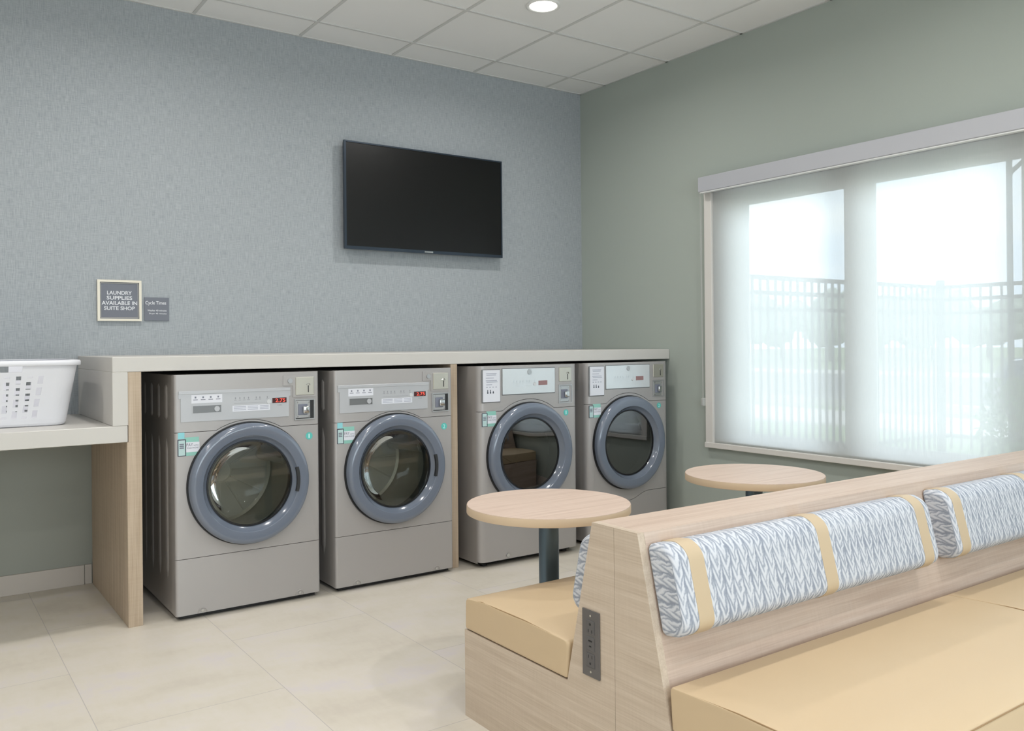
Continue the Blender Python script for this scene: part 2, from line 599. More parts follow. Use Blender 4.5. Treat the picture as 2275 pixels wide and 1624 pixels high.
# front wall, behind the camera, with a bare window added to light the machines evenly
RX0, RX1, RZ0, RZ1 = -5.6, -0.7, 0.5, 2.6
b = BM()
box(b, X0 - 0.15, RX0, Y0 - 0.15, Y0, 0, H + 0.1)
box(b, RX1, WT, Y0 - 0.15, Y0, 0, H + 0.1)
box(b, RX0, RX1, Y0 - 0.15, Y0, 0, RZ0)
box(b, RX0, RX1, Y0 - 0.15, Y0, RZ1, H + 0.1)
struct('wall_front', b, M['plain_wall'])
b = BM()
slab(b, [(RX0, RZ0), (RX1, RZ0), (RX1, RZ1), (RX0, RZ1)], [(RX0 + 0.06, RZ0 + 0.06), (RX0 + 0.06, RZ1 - 0.06), (RX1 - 0.06, RZ1 - 0.06), (RX1 - 0.06, RZ0 + 0.06)], Y0 - 0.12, Y0 - 0.06)
for k in range(1, 4):
    xm = RX0 + (RX1 - RX0) * k / 4
    box(b, xm - 0.04, xm + 0.04, Y0 - 0.12, Y0 - 0.06, RZ0 + 0.05, RZ1 - 0.05)
w2 = struct('added_fill_window', b, M['wframe'])
obj('window_pane', bx(RX0 + 0.05, RX1 - 0.05, Y0 - 0.092, Y0 - 0.088, RZ0 + 0.05, RZ1 - 0.05), MATS['window_glass'], w2)
pl = bpy.data.lights.new('fill_window_portal', 'AREA')  # samples sky light through the added window
pl.shape = 'RECTANGLE'
pl.size, pl.size_y = RX1 - RX0, RZ1 - RZ0
pl.cycles.is_portal = True
po = bpy.data.objects.new('fill_window_portal', pl)
COL.objects.link(po)
po.location = ((RX0 + RX1) / 2, Y0 - 0.16, (RZ0 + RZ1) / 2)
po.rotation_euler = (PI / 2, 0, 0)
ceil = struct('ceiling', bx(X0, 0, Y0, 0, H + 0.004, H + 0.05), M['ceil'])
b = BM()
T = 0.6096
x = -0.326
while x > X0:
    box(b, x - 0.0085, x + 0.0085, Y0, 0, H - 0.001, H + 0.006)
    x -= T
y = -0.277
while y > Y0:
    box(b, X0, 0, y - 0.0085, y + 0.0085, H - 0.002, H + 0.006)
    y -= T
box(b, X0, 0, -0.014, 0, H - 0.002, H + 0.006)
box(b, -0.014, 0, Y0, 0, H - 0.002, H + 0.006)
g_ = obj('ceiling_grid', b, M['grid'], ceil)

# tiled baseboard along the back wall, left of the machine bay
b = BM()
xx = -3.297 - 0.035
prev = -3.297
for xe in [-3.332, -3.932, -4.532, -5.132, -5.732, X0]:
    box(b, xe + 0.001, prev - 0.001, -0.011, 0.0, 0.0, 0.099, bev=0.001, seg=1)
    prev = xe
struct('baseboard_back', b, M['base'])
struct('baseboard_right', bx(-0.011, 0, Y0, -1.2, 0, 0.099, bev=0.001, seg=1), M['base'])

# window frame
wf = BM()
FX0, FX1 = 0.145, 0.175
ZB, ZT = 0.65, 2.05
for (a, c) in ((WY1, -1.40), (-2.065, -2.245), (-2.985, -3.165), (-3.905, -4.085), (-4.825, WY0)):
    box(wf, FX0, FX1, c, a, WZ0, WZ1, bev=0.004, seg=1)
wfo = struct('window_1', wf, M['wframe'])
b = BM()
for a in ((0.0005, WT - 0.001, WY1 - 0.012, WY1, WZ0, WZ1), (0.0005, WT - 0.001, WY0, WY0 + 0.012, WZ0, WZ1),
          (0.0005, WT - 0.001, WY0, WY1, WZ1 - 0.012, WZ1), (0.0005, WT - 0.001, WY0, WY1, WZ0, WZ0 + 0.012)):
    box(b, *a)
obj('window_reveal', b, mat('white_reveal_paint', (240, 240, 238), 0.7), wfo)
b = BM()
panes = ((-1.40, -2.065), (-2.245, -2.985), (-3.165, -3.905), (-4.085, -4.825))
for a, c in panes:
    box(b, FX0 + 0.002, FX1 - 0.002, c, a, WZ0, ZB, bev=0.003, seg=1)
    box(b, FX0 + 0.002, FX1 - 0.002, c, a, ZT, WZ1, bev=0.003, seg=1)
obj('window_rail', b, M['wframe'], wfo)
for a, c in panes:
    obj('window_pane', bx(0.158, 0.162, c - 0.004, a + 0.004, ZB - 0.004, ZT + 0.004), MATS['window_glass'], wfo)
# portal so the daylight through the opening is sampled cleanly
pl = bpy.data.lights.new('daylight_portal', 'AREA')
pl.shape = 'RECTANGLE'
pl.size = WZ1 - WZ0
pl.size_y = WY1 - WY0
pl.cycles.is_portal = True
po = bpy.data.objects.new('daylight_portal', pl)
COL.objects.link(po)
po.location = (WT + 0.01, (WY0 + WY1) / 2, (WZ0 + WZ1) / 2)
po.rotation_euler = (0, PI / 2, 0)

# ---------------------------------------------------------------- roller shade
sh = thing('roller_shade', 'pale sheer roller shade lowered over the wide window on the green wall', 'window shade', (-0.05, -1.2, 2.13))
def P(o, off):            # meshes are written in world coordinates; shift into the thing's frame
    o.data.transform(Matrix.Translation(-Vector(off)))
    return o
so = (-0.05, -1.2, 2.13)
P(obj('cassette', bx(-0.092, -0.001, -5.05, -1.222, 2.129, 2.220, bev=0.004), M['valance'], sh), so)
P(obj('cassette_lip', bx(-0.088, -0.060, -5.04, -1.232, 2.121, 2.129, bev=0.002, seg=1), M['wframe'], sh), so)
b = BM()
n = 40
ys = [-1.262 - (5.0 - 1.262) * i / n for i in range(n + 1)]
rows = [[b.verts.new((-0.014, yy, zz)) for yy in ys] for zz in (0.592, 2.13)]
for i in range(n):
    b.faces.new((rows[0][i], rows[0][i + 1], rows[1][i + 1], rows[1][i]))
P(obj('shade_fabric', b, MATS['sheer_roller_fabric'], sh), so)
P(obj('side_channel', bx(-0.030, -0.001, -1.272, -1.212, 0.566, 2.129, bev=0.003), M['channel'], sh), so)
P(obj('sill_channel', bx(-0.036, -0.001, -5.05, -1.208, 0.560, 0.592, bev=0.003), M['channel'], sh), so)
b = BM()
tube(b, [(-0.055, -1.205, 2.13), (-0.05, -1.205, 1.4), (-0.045, -1.207, 0.86)], 0.0016, 6)
tube(b, [(-0.055, -1.226 + 0.012, 2.13), (-0.05, -1.211, 1.4), (-0.045, -1.209, 0.86)], 0.0016, 6)
P(obj('pull_chain', b, M['beadchain'], sh), so)
P(obj('chain_tensioner', bx(-0.052, -0.001, -1.214, -1.196, 0.815, 0.865, bev=0.004), M['beadchain'], sh), so)

# ---------------------------------------------------------------- downlights
gx = [-1.235 - 1.83 * i for i in range(3)]
gy = [-1.17 - 1.83 * j for j in range(4)]
for i, x in enumerate(gx):
    for j, y in enumerate(gy):
        if (i, j) == (0, 0):
            lab, grp = 'lit round white downlight in the ceiling panel above the dryers', None
        else:
            lab, grp = 'round recessed ceiling downlight further back in the room, out of the picture', 'ceiling downlights behind the picture'
        d = thing('ceiling_downlight', lab, 'ceiling light', (x, y, H), 0, grp)
        b = BM()
        lathe(b, [(0.094, 0.004), (0.094, -0.002), (0.088, -0.005), (0.076, -0.003), (0.073, 0.004)], axis='z', seg=48)
        obj('trim_ring', b, M['lighttrim'], d, smooth=True)
        b = BM()
        lathe(b, [(0, -0.001), (0.0735, -0.001)], axis='z', seg=48)
        obj('lens', b, M['lightlens'], d)
        L = bpy.data.lights.new('downlight_lamp', 'AREA')
        L.shape = 'DISK'
        L.size = 0.14
        L.energy = LAMP_W
        L.color = (1.0, 0.97, 0.94)
        L.spread = math.radians(165)
        lo = bpy.data.objects.new('downlight_lamp', L)
        COL.objects.link(lo)
        lo.location = (0, 0, -0.006)
        lo.parent = d

# ---------------------------------------------------------------- television
tv = thing('television', 'flat black wall-mounted television above the laundry machines, switched off', 'television', (-1.3335, -0.04, 1.79))
so = (-1.3335, -0.04, 1.79)
P(obj('back_housing', bx(-1.902, -0.765, -0.055, -0.03, 1.800, 2.442, bev=0.004), M['tvframe'], tv), so)
b = BM()
ox0, ox1, oz0, oz1 = -1.910, -0.757, 1.793, 2.448
ix0, ix1, iz0, iz1 = -1.897, -0.766, 1.812, 2.439
slab(b, [(ox0, oz0), (ox1, oz0), (ox1, oz1), (ox0, oz1)], [(ix0, iz0), (ix0, iz1), (ix1, iz1), (ix1, iz0)], -0.072, -0.055)
P(obj('bezel', b, M['tvframe'], tv), so)
P(obj('screen', bx(ix0 - 0.001, ix1 + 0.001, -0.068, -0.056, iz0 - 0.001, iz1 + 0.001), M['tvscreen'], tv), so)
P(obj('logo_badge', bx(-1.362, -1.300, -0.0745, -0.072, 1.7975, 1.808, bev=0.001, seg=1), M['chrome'], tv), so)
P(obj('wall_bracket', bx(-1.55, -1.12, -0.03, -0.001, 1.95, 2.30, bev=0.003), M['black'], tv), so)

# ---------------------------------------------------------------- signs
sg = thing('framed_sign', 'square slate sign in a pale frame reading laundry supplies available in suite shop', 'sign', (-3.155, 0, 1.455))
so = (-3.155, 0, 1.455)
b = BM()
slab(b, [(-3.262, 1.348), (-3.048, 1.348), (-3.048, 1.562), (-3.262, 1.562)],
     [(-3.250, 1.360), (-3.250, 1.550), (-3.060, 1.550), (-3.060, 1.360)], -0.018, -0.001)
P(obj('frame', b, M['signframe'], sg), so)
P(obj('sign_plate', bx(-3.251, -3.059, -0.010, -0.002, 1.359, 1.551), M['signplate'], sg), so)
b = BM()
slab(b, [(-3.246, 1.364), (-3.064, 1.364), (-3.064, 1.546), (-3.246, 1.546)],
     [(-3.2445, 1.3655), (-3.2445, 1.5445), (-3.0655, 1.5445), (-3.0655, 1.3655)], -0.0106, -0.0098)
P(obj('border_line', b, M['signframe'], sg), so)
b = BM()
for s, hw, z in (('LAUNDRY', 0.060, 1.4855), ('SUPPLIES', 0.062, 1.459), ('AVAILABLE IN', 0.086, 1.432), ('SUITE SHOP', 0.075, 1.405)):
    text_bm(b, s, -3.155 - hw, -3.155 + hw, z, z + 0.0195, -0.0107, 0.018)
P(obj('lettering', b, M['lettering'], sg), so)
s2 = thing('small_sign', 'small unframed slate sign listing cycle times beside the framed sign', 'sign', (-2.9695, 0, 1.413))
so = (-2.9695, 0, 1.413)
P(obj('sign_plate', bx(-3.032, -2.907, -0.007, -0.001, 1.351, 1.475), M['signplate'], s2), so)
b = BM()
text_bm(b, 'Cycle Times', -3.027, -2.922, 1.432, 1.456, -0.0075, 0.01)
P(obj('heading', b, M['lettering'], s2), so)
b = BM()
text_bm(b, 'Washer 40 minutes', -3.017, -2.920, 1.401, 1.4105, -0.0075, 0.01)
text_bm(b, 'Dryer 45 minutes', -3.009, -2.920, 1.383, 1.3935, -0.0075, 0.01)
P(obj('lettering', b, M['lettering'], s2), so)

# ---------------------------------------------------------------- counters and their supports
YC = -0.883
hc = BM()
box(hc, -3.352, -0.002, YC, -0.002, 1.1035, 1.168, bev=0.002, seg=1)
box(hc, -3.352, -3.290, YC, -0.002, 0.8725, 1.1035, bev=0.0015, seg=1)
tag(obj('raised_countertop', hc, M['counter']), 'long light grey raised countertop running over all four machines', 'countertop')
tag(obj('folding_counter', bx(-5.6, -3.292, YC, -0.002, 0.801, 0.872, bev=0.002, seg=1), M['counter']),
    'lower light grey folding counter at left carrying the laundry basket', 'countertop')
tag(obj('support_panel', bx(-3.2895 - 0.006, -3.236, YC + 0.001, -0.012, 0.0, 1.1030 - 0.3025, bev=0.001, seg=1), MATS['oak_upright']),
    'upright oak panel left of the first washer, holding up the counters', 'panel')
# the panel's upper half stands right of the low counter
o = bpy.data.objects['support_panel']
b = BM(); b.from_mesh(o.data)
box(b, -3.2895, -3.236, YC + 0.001, -0.012, 0.8005, 1.1030)
b.to_mesh(o.data); b.free()
tag(obj('divider_panel', bx(-1.667, -1.626, YC + 0.001, -0.012, 0.0, 1.1030, bev=0.001, seg=1), MATS['oak_upright']),
    'narrow upright oak divider between the second washer and the first dryer', 'panel')
tag(obj('end_support_cleat', bx(-5.6, -5.55, YC + 0.001, -0.012, 0.0, 0.8005, bev=0.001, seg=1), MATS['oak_upright']),
    'upright oak panel under the far left end of the folding counter', 'panel')

# ---------------------------------------------------------------- washing machines
def arch_top(w, zl, cx, cz, r, n=16):
    """upper seam: straight at zl, arching over the door (left to right)"""
    hc_ = math.sqrt(r * r - (zl - cz) ** 2)
    a0 = math.atan2(zl - cz, -hc_)
    a1 = math.atan2(zl - cz, hc_)
    pts = [(-w, zl), (cx - hc_ - 0.012, zl)]
    for i in range(n + 1):
        a = a0 + (a1 - a0) * i / n
        pts.append((cx + r * math.cos(a), cz + r * math.sin(a)))
    pts += [(cx + hc_ + 0.012, zl), (w, zl)]
    return pts
def door(root, cx, cz, R, rg, glass, washer):
    dr = bpy.data.objects.new('door', None)
    COL.objects.link(dr); dr.parent = root
    dr.location = (cx, 0, cz)
    b = BM()
    ro = R
    prof = [(ro - 0.004, -0.006), (ro, -0.012), (ro, -0.030), (ro - 0.003, -0.038), (ro - 0.009, -0.0445), (ro - 0.017, -0.048),
            (ro - 0.024, -0.0490), (rg + 0.030, -0.0440), (rg + 0.026, -0.0435), (rg + 0.0235, -0.0415), (rg + 0.022, -0.038), (rg + 0.004, -0.014), (rg + 0.0, -0.011), (rg - 0.002, -0.006)]
    lathe(b, prof, close=True, seg=128)
    obj('door_ring', b, M['ring'], dr, auto=24)
    b = BM()
    lathe(b, [(ro - 0.012, 0.002), (ro + 0.006, 0.002), (ro + 0.005, -0.013), (ro - 0.012, -0.013)], close=True)
    obj('door_back_rim', b, M['black'], dr)
    b = BM()
    lathe(b, [(rg + 0.0015, -0.010), (rg + 0.0015, -0.016), (rg - 0.006, -0.017), (rg - 0.007, -0.010)], close=True)
    obj('glass_gasket', b, M['black'], dr)
    b = BM()
    if washer:
        lathe(b, [(rg - 0.004, -0.013), (rg - 0.010, -0.012), (rg - 0.022, 0.0), (rg - 0.045, 0.035), (rg - 0.075, 0.06), (rg - 0.11, 0.075), (0.04, 0.082), (0, 0.083)], seg=72)
        obj('door_bowl', b, MATS['washer_bowl_glass'], dr, smooth=True)
        b = BM()
        lathe(b, [(rg - 0.005, -0.0145), (rg * 0.5, -0.019), (0, -0.021)], seg=72)
        obj('door_glass', b, glass, dr, smooth=True)
    else:
        lathe(b, [(rg - 0.005, -0.013), (rg * 0.5, -0.0165), (0, -0.018)], seg=72)
        obj('door_glass', b, glass, dr, smooth=True)
    # handle slot on the right of the inner bevel
    if washer:
        b = BM()
        n = 14
        for (ra, rb, ya, yb) in ((rg + 0.016, rg + 0.030, -0.0485, -0.036),):
            ring = []
            for i in range(n + 1):
                th = math.radians(-15 + 30 * i / n)
                ring.append([b.verts.new((r_ * math.cos(th), y_, r_ * math.sin(th))) for r_, y_ in ((ra, yb), (ra, ya), (rb, ya), (rb, yb))])
            for i in range(n):
                for k in range(4):
                    b.faces.new((ring[i][k], ring[i][(k + 1) % 4], ring[i + 1][(k + 1) % 4], ring[i + 1][k]))
            b.faces.new(ring[0]); b.faces.new(ring[-1][::-1])
        obj('handle_recess', b, M['dark'], dr)
    return dr

def drum(root, cx, cz, washer):
    d = BM()
    lathe(d, [(0.222, 0.105), (0.236, 0.100), (0.255, 0.108), (0.258, 0.45), (0.24, 0.46)], (cx, 0, cz))
    o = obj('drum', d, M['drum'] if washer else M['dark'], root, auto=35)
    d = BM()
    lathe(d, [(0.262, 0.004), (0.240, 0.010), (0.228, 0.030), (0.233, 0.045), (0.222, 0.060), (0.214, 0.080), (0.222, 0.104), (0.262, 0.104)], (cx, 0, cz))
    obj('door_bellows', d, mat('grey_rubber_bellows', (112, 110, 105), 0.55), root, auto=50)
    b = BM()
    lathe(b, [(0.0, 0.452), (0.05, 0.448), (0.06, 0.455), (0.245, 0.458)], (cx, 0, cz))
    for k in range(12):
        a = 2 * PI * k / 12
        tube(b, [(cx + 0.06 * math.cos(a), 0.452, cz + 0.06 * math.sin(a)), (cx + 0.235 * math.cos(a), 0.452, cz + 0.235 * math.sin(a))], 0.006, 6)
    obj('drum_back', b, M['fin'] if washer else M['dark'], o, auto=35)
    for k in range(3):
        a = math.radians(-100 + 120 * k)
        b = BM()
        u = Vector((math.cos(a), 0, math.sin(a)))
        v = Vector((-math.sin(a), 0, math.cos(a)))
        c = Vector((cx, 0, cz))
        vs = []
        for yy, hgt in ((0.115, 0.045), (0.44, 0.065)):
            for s in (-1, 1):
                vs.append(b.verts.new(c + u * 0.256 + v * (0.05 * s) + Vector((0, yy, 0))))
            for s in (1, -1):
                vs.append(b.verts.new(c + u * (0.256 - hgt) + v * (0.018 * s) + Vector((0, yy, 0))))
        A, B_ = vs[:4], vs[4:]
        b.faces.new(A); b.faces.new(B_[::-1])
        for i in range(4):
            b.faces.new((A[i], A[(i + 1) % 4], B_[(i + 1) % 4], B_[i]))
        bmesh.ops.bevel(b, geom=b.edges[:], offset=0.006, segments=2, affect='EDGES')
        obj('drum_paddle', b, M['fin'] if washer else M['dark'], o, auto=40)

def cabinet(root, w, zt, er, ribs, matn='mside'):
    b = BM()
    y0, y1 = er, 0.78
    # open-fronted shell
    z0, z1 = 0.022, zt
    wv = w - 0.001
    vs = {}
    for i, x in enumerate((-wv, wv)):
        for j, y in enumerate((y0, y1)):
            for k, z in enumerate((z0, z1)):
                vs[i, j, k] = b.verts.new((x, y, z))
    for f in (((0, 0, 0), (0, 1, 0), (0, 1, 1), (0, 0, 1)), ((1, 0, 0), (1, 0, 1), (1, 1, 1), (1, 1, 0)),
              ((0, 0, 1), (0, 1, 1), (1, 1, 1), (1, 0, 1)), ((0, 0, 0), (1, 0, 0), (1, 1, 0), (0, 1, 0)),
              ((0, 1, 0), (1, 1, 0), (1, 1, 1), (0, 1, 1))):
        b.faces.new([vs[i] for i in f])
    if ribs:
        def rib(y, za, zb, r=0.024):
            for side in (-1, 1):
                pts = [(side * (wv - 0.001), y, za + (zb - za) * i / 12) for i in range(13)]
                n = len(pts)
                rings = []
                for i, p in enumerate(pts):
                    s = min(1, (min(i, n - 1 - i) + 0.15) / 1.0)
                    rings.append([b.verts.new((p[0] + side * 0.007 * s * math.sin(PI * k / 6), p[1] + r * s * math.cos(PI * k / 6), p[2])) for k in range(7)])
                for i in range(n - 1):
                    for k in range(6):
                        b.faces.new((rings[i][k], rings[i][k + 1], rings[i + 1][k + 1], rings[i + 1][k]))
        for y in (0.15, 0.29, 0.43, 0.57, 0.70):
            rib(y, 0.16 - (y - 0.14) * 0.05, 0.80)
            rib(y, 0.88, 1.04)
    o = obj('cabinet', b, M[matn], root, auto=35)
    return o

def feet(root, w, h=0.022):
    for sx in (-1, 1):
        for y in (0.07, 0.70):
            b = BM()
            cyl(b, (sx * (w - 0.06), y, h / 2), 0.019, h, seg=20)
            obj('foot', b, M['black'], root)

def number_sticker(root, n, x, z, y=-0.0008, r=0.0175):
    b = BM()
    cyl(b, (x, y, z), r, 0.001, 'y', 32)
    o = obj('number_sticker', b, M['teal'], root)
    b = BM()
    hw = 0.0035 if n == '1' else 0.0062
    text_bm(b, n, x - hw, x + hw, z - 0.0105, z + 0.0105, y - 0.0007, 0.02)
    obj('numeral', b, M['lettercyan'], o)

def pay_sticker(root, x, z, y=-0.0006, tab=True):
    """teal sticker with a phone outline and a white card reading PAY with ... ; x,z = top-left of the phone"""
    b = BM()
    decal(b, x + 0.030, x + 0.092, z - 0.074, z + 0.008, y, 0.0006)
    o = obj('payment_sticker', b, M['mint'], root)
    b = BM()
    decal(b, x, x + 0.036, z - 0.074, z, y - 0.0006, 0.0004)
    obj('phone_outline', b, M['inkdark'], o)
    b = BM()
    decal(b, x + 0.004, x + 0.032, z - 0.071, z - 0.004, y - 0.0011, 0.0004)
    obj('phone_screen', b, M['mint'] if False else mat('phone_screen_mint', (182, 208, 208), 0.45), o)
    b = BM()
    for k in range(3):
        decal(b, x + 0.008, x + 0.027, z - 0.024 - 0.008 * k, z - 0.019 - 0.008 * k, y - 0.0016, 0.0002)
    obj('phone_text', b, M['ink'], o)
    b = BM()
    decal(b, x + 0.034, x + 0.094, z - 0.058, z - 0.014, y - 0.0006, 0.0004)
    obj('card', b, M['paper'], o)
    b = BM()
    text_bm(b, 'PAY', x + 0.038, x + 0.066, z - 0.032, z - 0.018, y - 0.0013, 0.01)
    text_bm(b, 'WITH', x + 0.068, x + 0.090, z - 0.032, z - 0.026, y - 0.0013, 0.01)
    text_bm(b, 'YOUR PHONE', x + 0.038, x + 0.090, z - 0.043, z - 0.036, y - 0.0013, 0.01)
    obj('card_lettering', b, M['ink'], o)
    if tab:
        b = BM()
        decal(b, x + 0.002, x + 0.030, z + 0.002, z + 0.030, y, 0.0005)
        obj('blue_tab', b, M['tealpale'], o)

def coin_unit(root, x, z1, z2, y=0.0, lit=1.0):
    """keyed plate above (x0,x1,z0,z1) and recessed coin box below"""
    (a, b_, c, d) = z1
    b = BM()
    box(b, a, b_, y - 0.004, y + 0.003, c, d, bev=0.002, seg=1)
    o = obj('coin_slot_plate', b, M['steel'], root)
    cx = a + (b_ - a) * 0.68
    cz = (c + d) / 2
    b = BM()
    box(b, cx - 0.0018, cx + 0.0018, y - 0.0055, y - 0.003, cz - 0.030, cz + 0.002)
    obj('coin_slot', b, M['black'], o)
    b = BM()
    tube(b, [(cx - 0.010, y - 0.005, cz + 0.006), (cx - 0.004, y - 0.006, cz + 0.012), (cx + 0.004, y - 0.006, cz + 0.012), (cx + 0.008, y - 0.005, cz + 0.004)], 0.0022, 6)
    obj('slot_guide', b, M['chrome'], o)
    (a, b_, c, d) = z2
    b = BM()
    t_ = 0.005
    slab(b, [(a - t_, c - t_), (b_ + t_, c - t_), (b_ + t_, d + t_), (a - t_, d + t_)], [(a, c), (a, d), (b_, d), (b_, c)], y - 0.003, y + 0.004)
    o = obj('coin_box', b, M['coinface'], root)
    b = BM()
    box(b, a, b_, y + 0.0005, y + 0.0035, c, d)
    obj('coin_box_recess', b, M['dark'], o)
    b = BM()
    box(b, a + 0.001, a + (b_ - a) * 0.80, y - 0.0035, y + 0.002, c + 0.003, d - 0.002, bev=0.0015, seg=1)
    obj('coin_box_face', b, M['coinface'], o)
    mx, mz = a + (b_ - a) * 0.42, (c + d) / 2
    b = BM()
    box(b, mx - 0.026, mx + 0.020, y - 0.006, y - 0.003, mz - 0.026, mz + 0.026, bev=0.002, seg=2)
    obj('return_well', b, M['ink'], o)
    b = BM()
    box(b, mx - 0.006, mx + 0.026, y - 0.020, y - 0.005, mz - 0.020, mz + 0.016, bev=0.006, seg=3)
    obj('coin_return', b, M['chrome'], o, auto=40)
    for sx in (a + 0.009, a + (b_ - a) * 0.73):
        for sz in (c + 0.010, d - 0.010):
            obj('coin_box_screw', cyl(BM(), (sx, y - 0.0042, sz), 0.0035, 0.002, 'y', 12), M['chrome'], o)

def icon_row(b, x0, x1, z, n, y, hh=0.008):
    for i in range(n):
        cx = x0 + (x1 - x0) * (i + 0.5) / n
        decal(b, cx - 0.0035, cx + 0.0035, z - hh / 2, z + hh / 2, y, 0.0002)
        decal(b, cx - 0.010, cx + 0.010, z - hh - 0.004, z - hh - 0.001, y, 0.0002)

def washer(cx, yf, num, label, digits, group):
    w, zt = 0.3345, 1.086
    root = thing('washing_machine', label, 'washing machine', (cx, yf, 0), 0, group)
    dx, dz = -0.006, 0.582
    er = 0.012
    g = 0.0012
    seam = arch_top(w, 0.831, dx, dz, 0.2905)
    cabinet(root, w, zt - 0.002, er, True)
    o = seam[:]
    up_ = [(x, z + g) for x, z in o]
    b = BM()
    slab(b, up_ + [(w, zt), (-w, zt)], None, 0.0, 0.03, w, er)
    obj('console_panel', b, M['mbody'], root, auto=30)
    lo = [(x, z - g) for x, z in o]
    b = BM()
    slab(b, [(-w, 0.271 + g), (w, 0.271 + g)] + lo[::-1], circle_pts(0.262, dx, dz), 0.0, 0.03, w, er)
    obj('front_panel', b, M['mbody'], root, auto=30)
    b = BM()
    # kick panel with two half-round screw notches
    pts = [(-w, 0.022)]
    slab(b, [(-w, 0.022), (w, 0.022), (w, 0.271 - g), (-w, 0.271 - g)], None, 0.0, 0.03, w, er)
    kp = obj('kick_panel', b, M['mbody'], root, auto=30)
    for sx in (-0.222, 0.231):
        b = BM()
        tube(b, [(sx + 0.020 * math.cos(a), -0.001, 0.024 + 0.022 * math.sin(a)) for a in [PI * i / 12 for i in range(13)]], 0.0022, 6)
        obj('screw_notch', b, M['mside'], kp)
        b = BM()
        cyl(b, (sx, -0.002, 0.034), 0.006, 0.003, 'y', 16)
        obj('screw', b, M['chrome'], kp)
    obj('base_skirt', bx(-w + 0.02, w - 0.02, 0.02, 0.75, 0.006, 0.024), M['black'], root)
    feet(root, w)
    drum(root, dx, dz, True)
    door(root, dx, dz, 0.276, 0.196, MATS['washer_door_glass'], True)
    # control fascia, an L with a raised top bar
    b = BM()
    slab(b, [(-0.309, 0.877), (0.184, 0.877), (0.184, 0.974), (0.192, 0.974), (0.192, 1.013), (-0.318, 1.013), (-0.318, 0.980), (-0.309, 0.980)], None, -0.004, 0.001)
    fa = obj('control_fascia', b, M['fascia'], root)
    b = BM()
    box(b, -0.318, 0.192, -0.006, -0.003, 0.999, 1.0135, bev=0.001, seg=1)
    obj('fascia_top_bar', b, M['fascia'], fa)
    b = BM()
    decal(b, -0.263, -0.128, 0.958, 0.995, -0.004)
    la = obj('detergent_label', b, M['paper'], fa)
    b = BM()
    icon_row(b, -0.262, -0.129, 0.984, 4, -0.0047)
    obj('label_icons', b, M['ink'], la)
    b = BM()
    slab(b, [(-0.260, 0.911), (-0.130, 0.911), (-0.130, 0.949), (-0.260, 0.949)], [(-0.257, 0.914), (-0.257, 0.946), (-0.133, 0.946), (-0.133, 0.914)], -0.0055, -0.004)
    dd = obj('soap_drawer', b, M['fascia'], fa)
    obj('drawer_recess', bx(-0.257, -0.133, -0.0046, -0.0040, 0.914, 0.946), mat('soap_drawer_recess', (122, 124, 126), 0.35, metal=0.4), dd)
    b = BM()
    cyl(b, (-0.152, -0.0065, 0.930), 0.012, 0.004, 'y', 24)
    obj('drawer_latch', b, M['fascia'], dd)
    b = BM()
    decal(b, -0.082, 0.092, 0.912, 0.939, -0.004)
    la = obj('instruction_label', b, M['paper'], fa)
    b = BM()
    for k in range(3):
        z = 0.932 - 0.007 * k
        decal(b, -0.076, -0.02, z, z + 0.003, -0.0047, 0.0002)
        decal(b, -0.012, 0.035, z, z + 0.003, -0.0047, 0.0002)
        decal(b, 0.045, 0.086, z, z + 0.003, -0.0047, 0.0002)
    obj('label_text', b, MATS.get('faint_label_ink') or mat('faint_label_ink', (170, 174, 188), 0.6), la)
    b = BM()
    for i, x in enumerate((-0.068, -0.048, -0.028, -0.008, 0.028, 0.045, 0.080)):
        decal(b, x - 0.002, x + 0.002, 0.968, 0.977, -0.004, 0.0003)
        decal(b, x - 0.006, x + 0.006, 0.963, 0.965, -0.004, 0.0003)
    decal(b, -0.075, 0.07, 0.9485, 0.9495, -0.004, 0.0003)
    obj('cycle_markings', b, mat('fascia_print', (146, 148, 154), 0.6), fa)
    b = BM()
    cyl(b, (0.087, -0.0055, 0.951), 0.010, 0.003, 'y', 24)
    obj('start_button', b, mat('fascia_button', (204, 206, 208), 0.35), fa)
    b = BM()
    box(b, 0.104, 0.172, -0.0055, -0.004, 0.943, 0.967)
    ds = obj('display', b, M['display'], fa)
    b = BM()
    text_bm(b, digits, 0.118, 0.166, 0.9465, 0.9635, -0.0062, 0.012)
    obj('display_digits', b, M['red'], ds)
    b = BM()
    text_bm(b, 'CARE', 0.128, 0.150, 0.929, 0.936, -0.0042)
    obj('fascia_mark', b, mat('fascia_print', (146, 148, 154), 0.6), fa)
    # meter case
    b = BM()
    slab(b, [(0.157, 1.022), (0.205, 1.022), (0.205, 0.966), (0.322, 0.966), (0.322, 1.070), (0.157, 1.070)], None, -0.0035, 0.001)
    mc = obj('meter_case', b, M['mbody'], root)
    b = BM()
    cyl(b, (0.190, -0.006, 1.044), 0.0115, 0.006, 'y', 24)
    obj('key_lock', b, M['coinface'], root)
    coin_unit(root, 0, (0.217, 0.309, 0.974, 1.061), (0.216, 0.307, 0.862, 0.950), -0.0035)
    number_sticker(root, num, 0.284, 0.777)
    pay_sticker(root, -0.323, 0.801)
    return root

washer(-2.776, -0.930, '1', 'grey front-loading washing machine marked 1, beside the wide oak panel at left', '2.75', 'front-loading washing machines')
washer(-2.030, -0.940, '2', 'grey front-loading washing machine marked 2, left of the narrow oak divider', '2.75', 'front-loading washing machines')

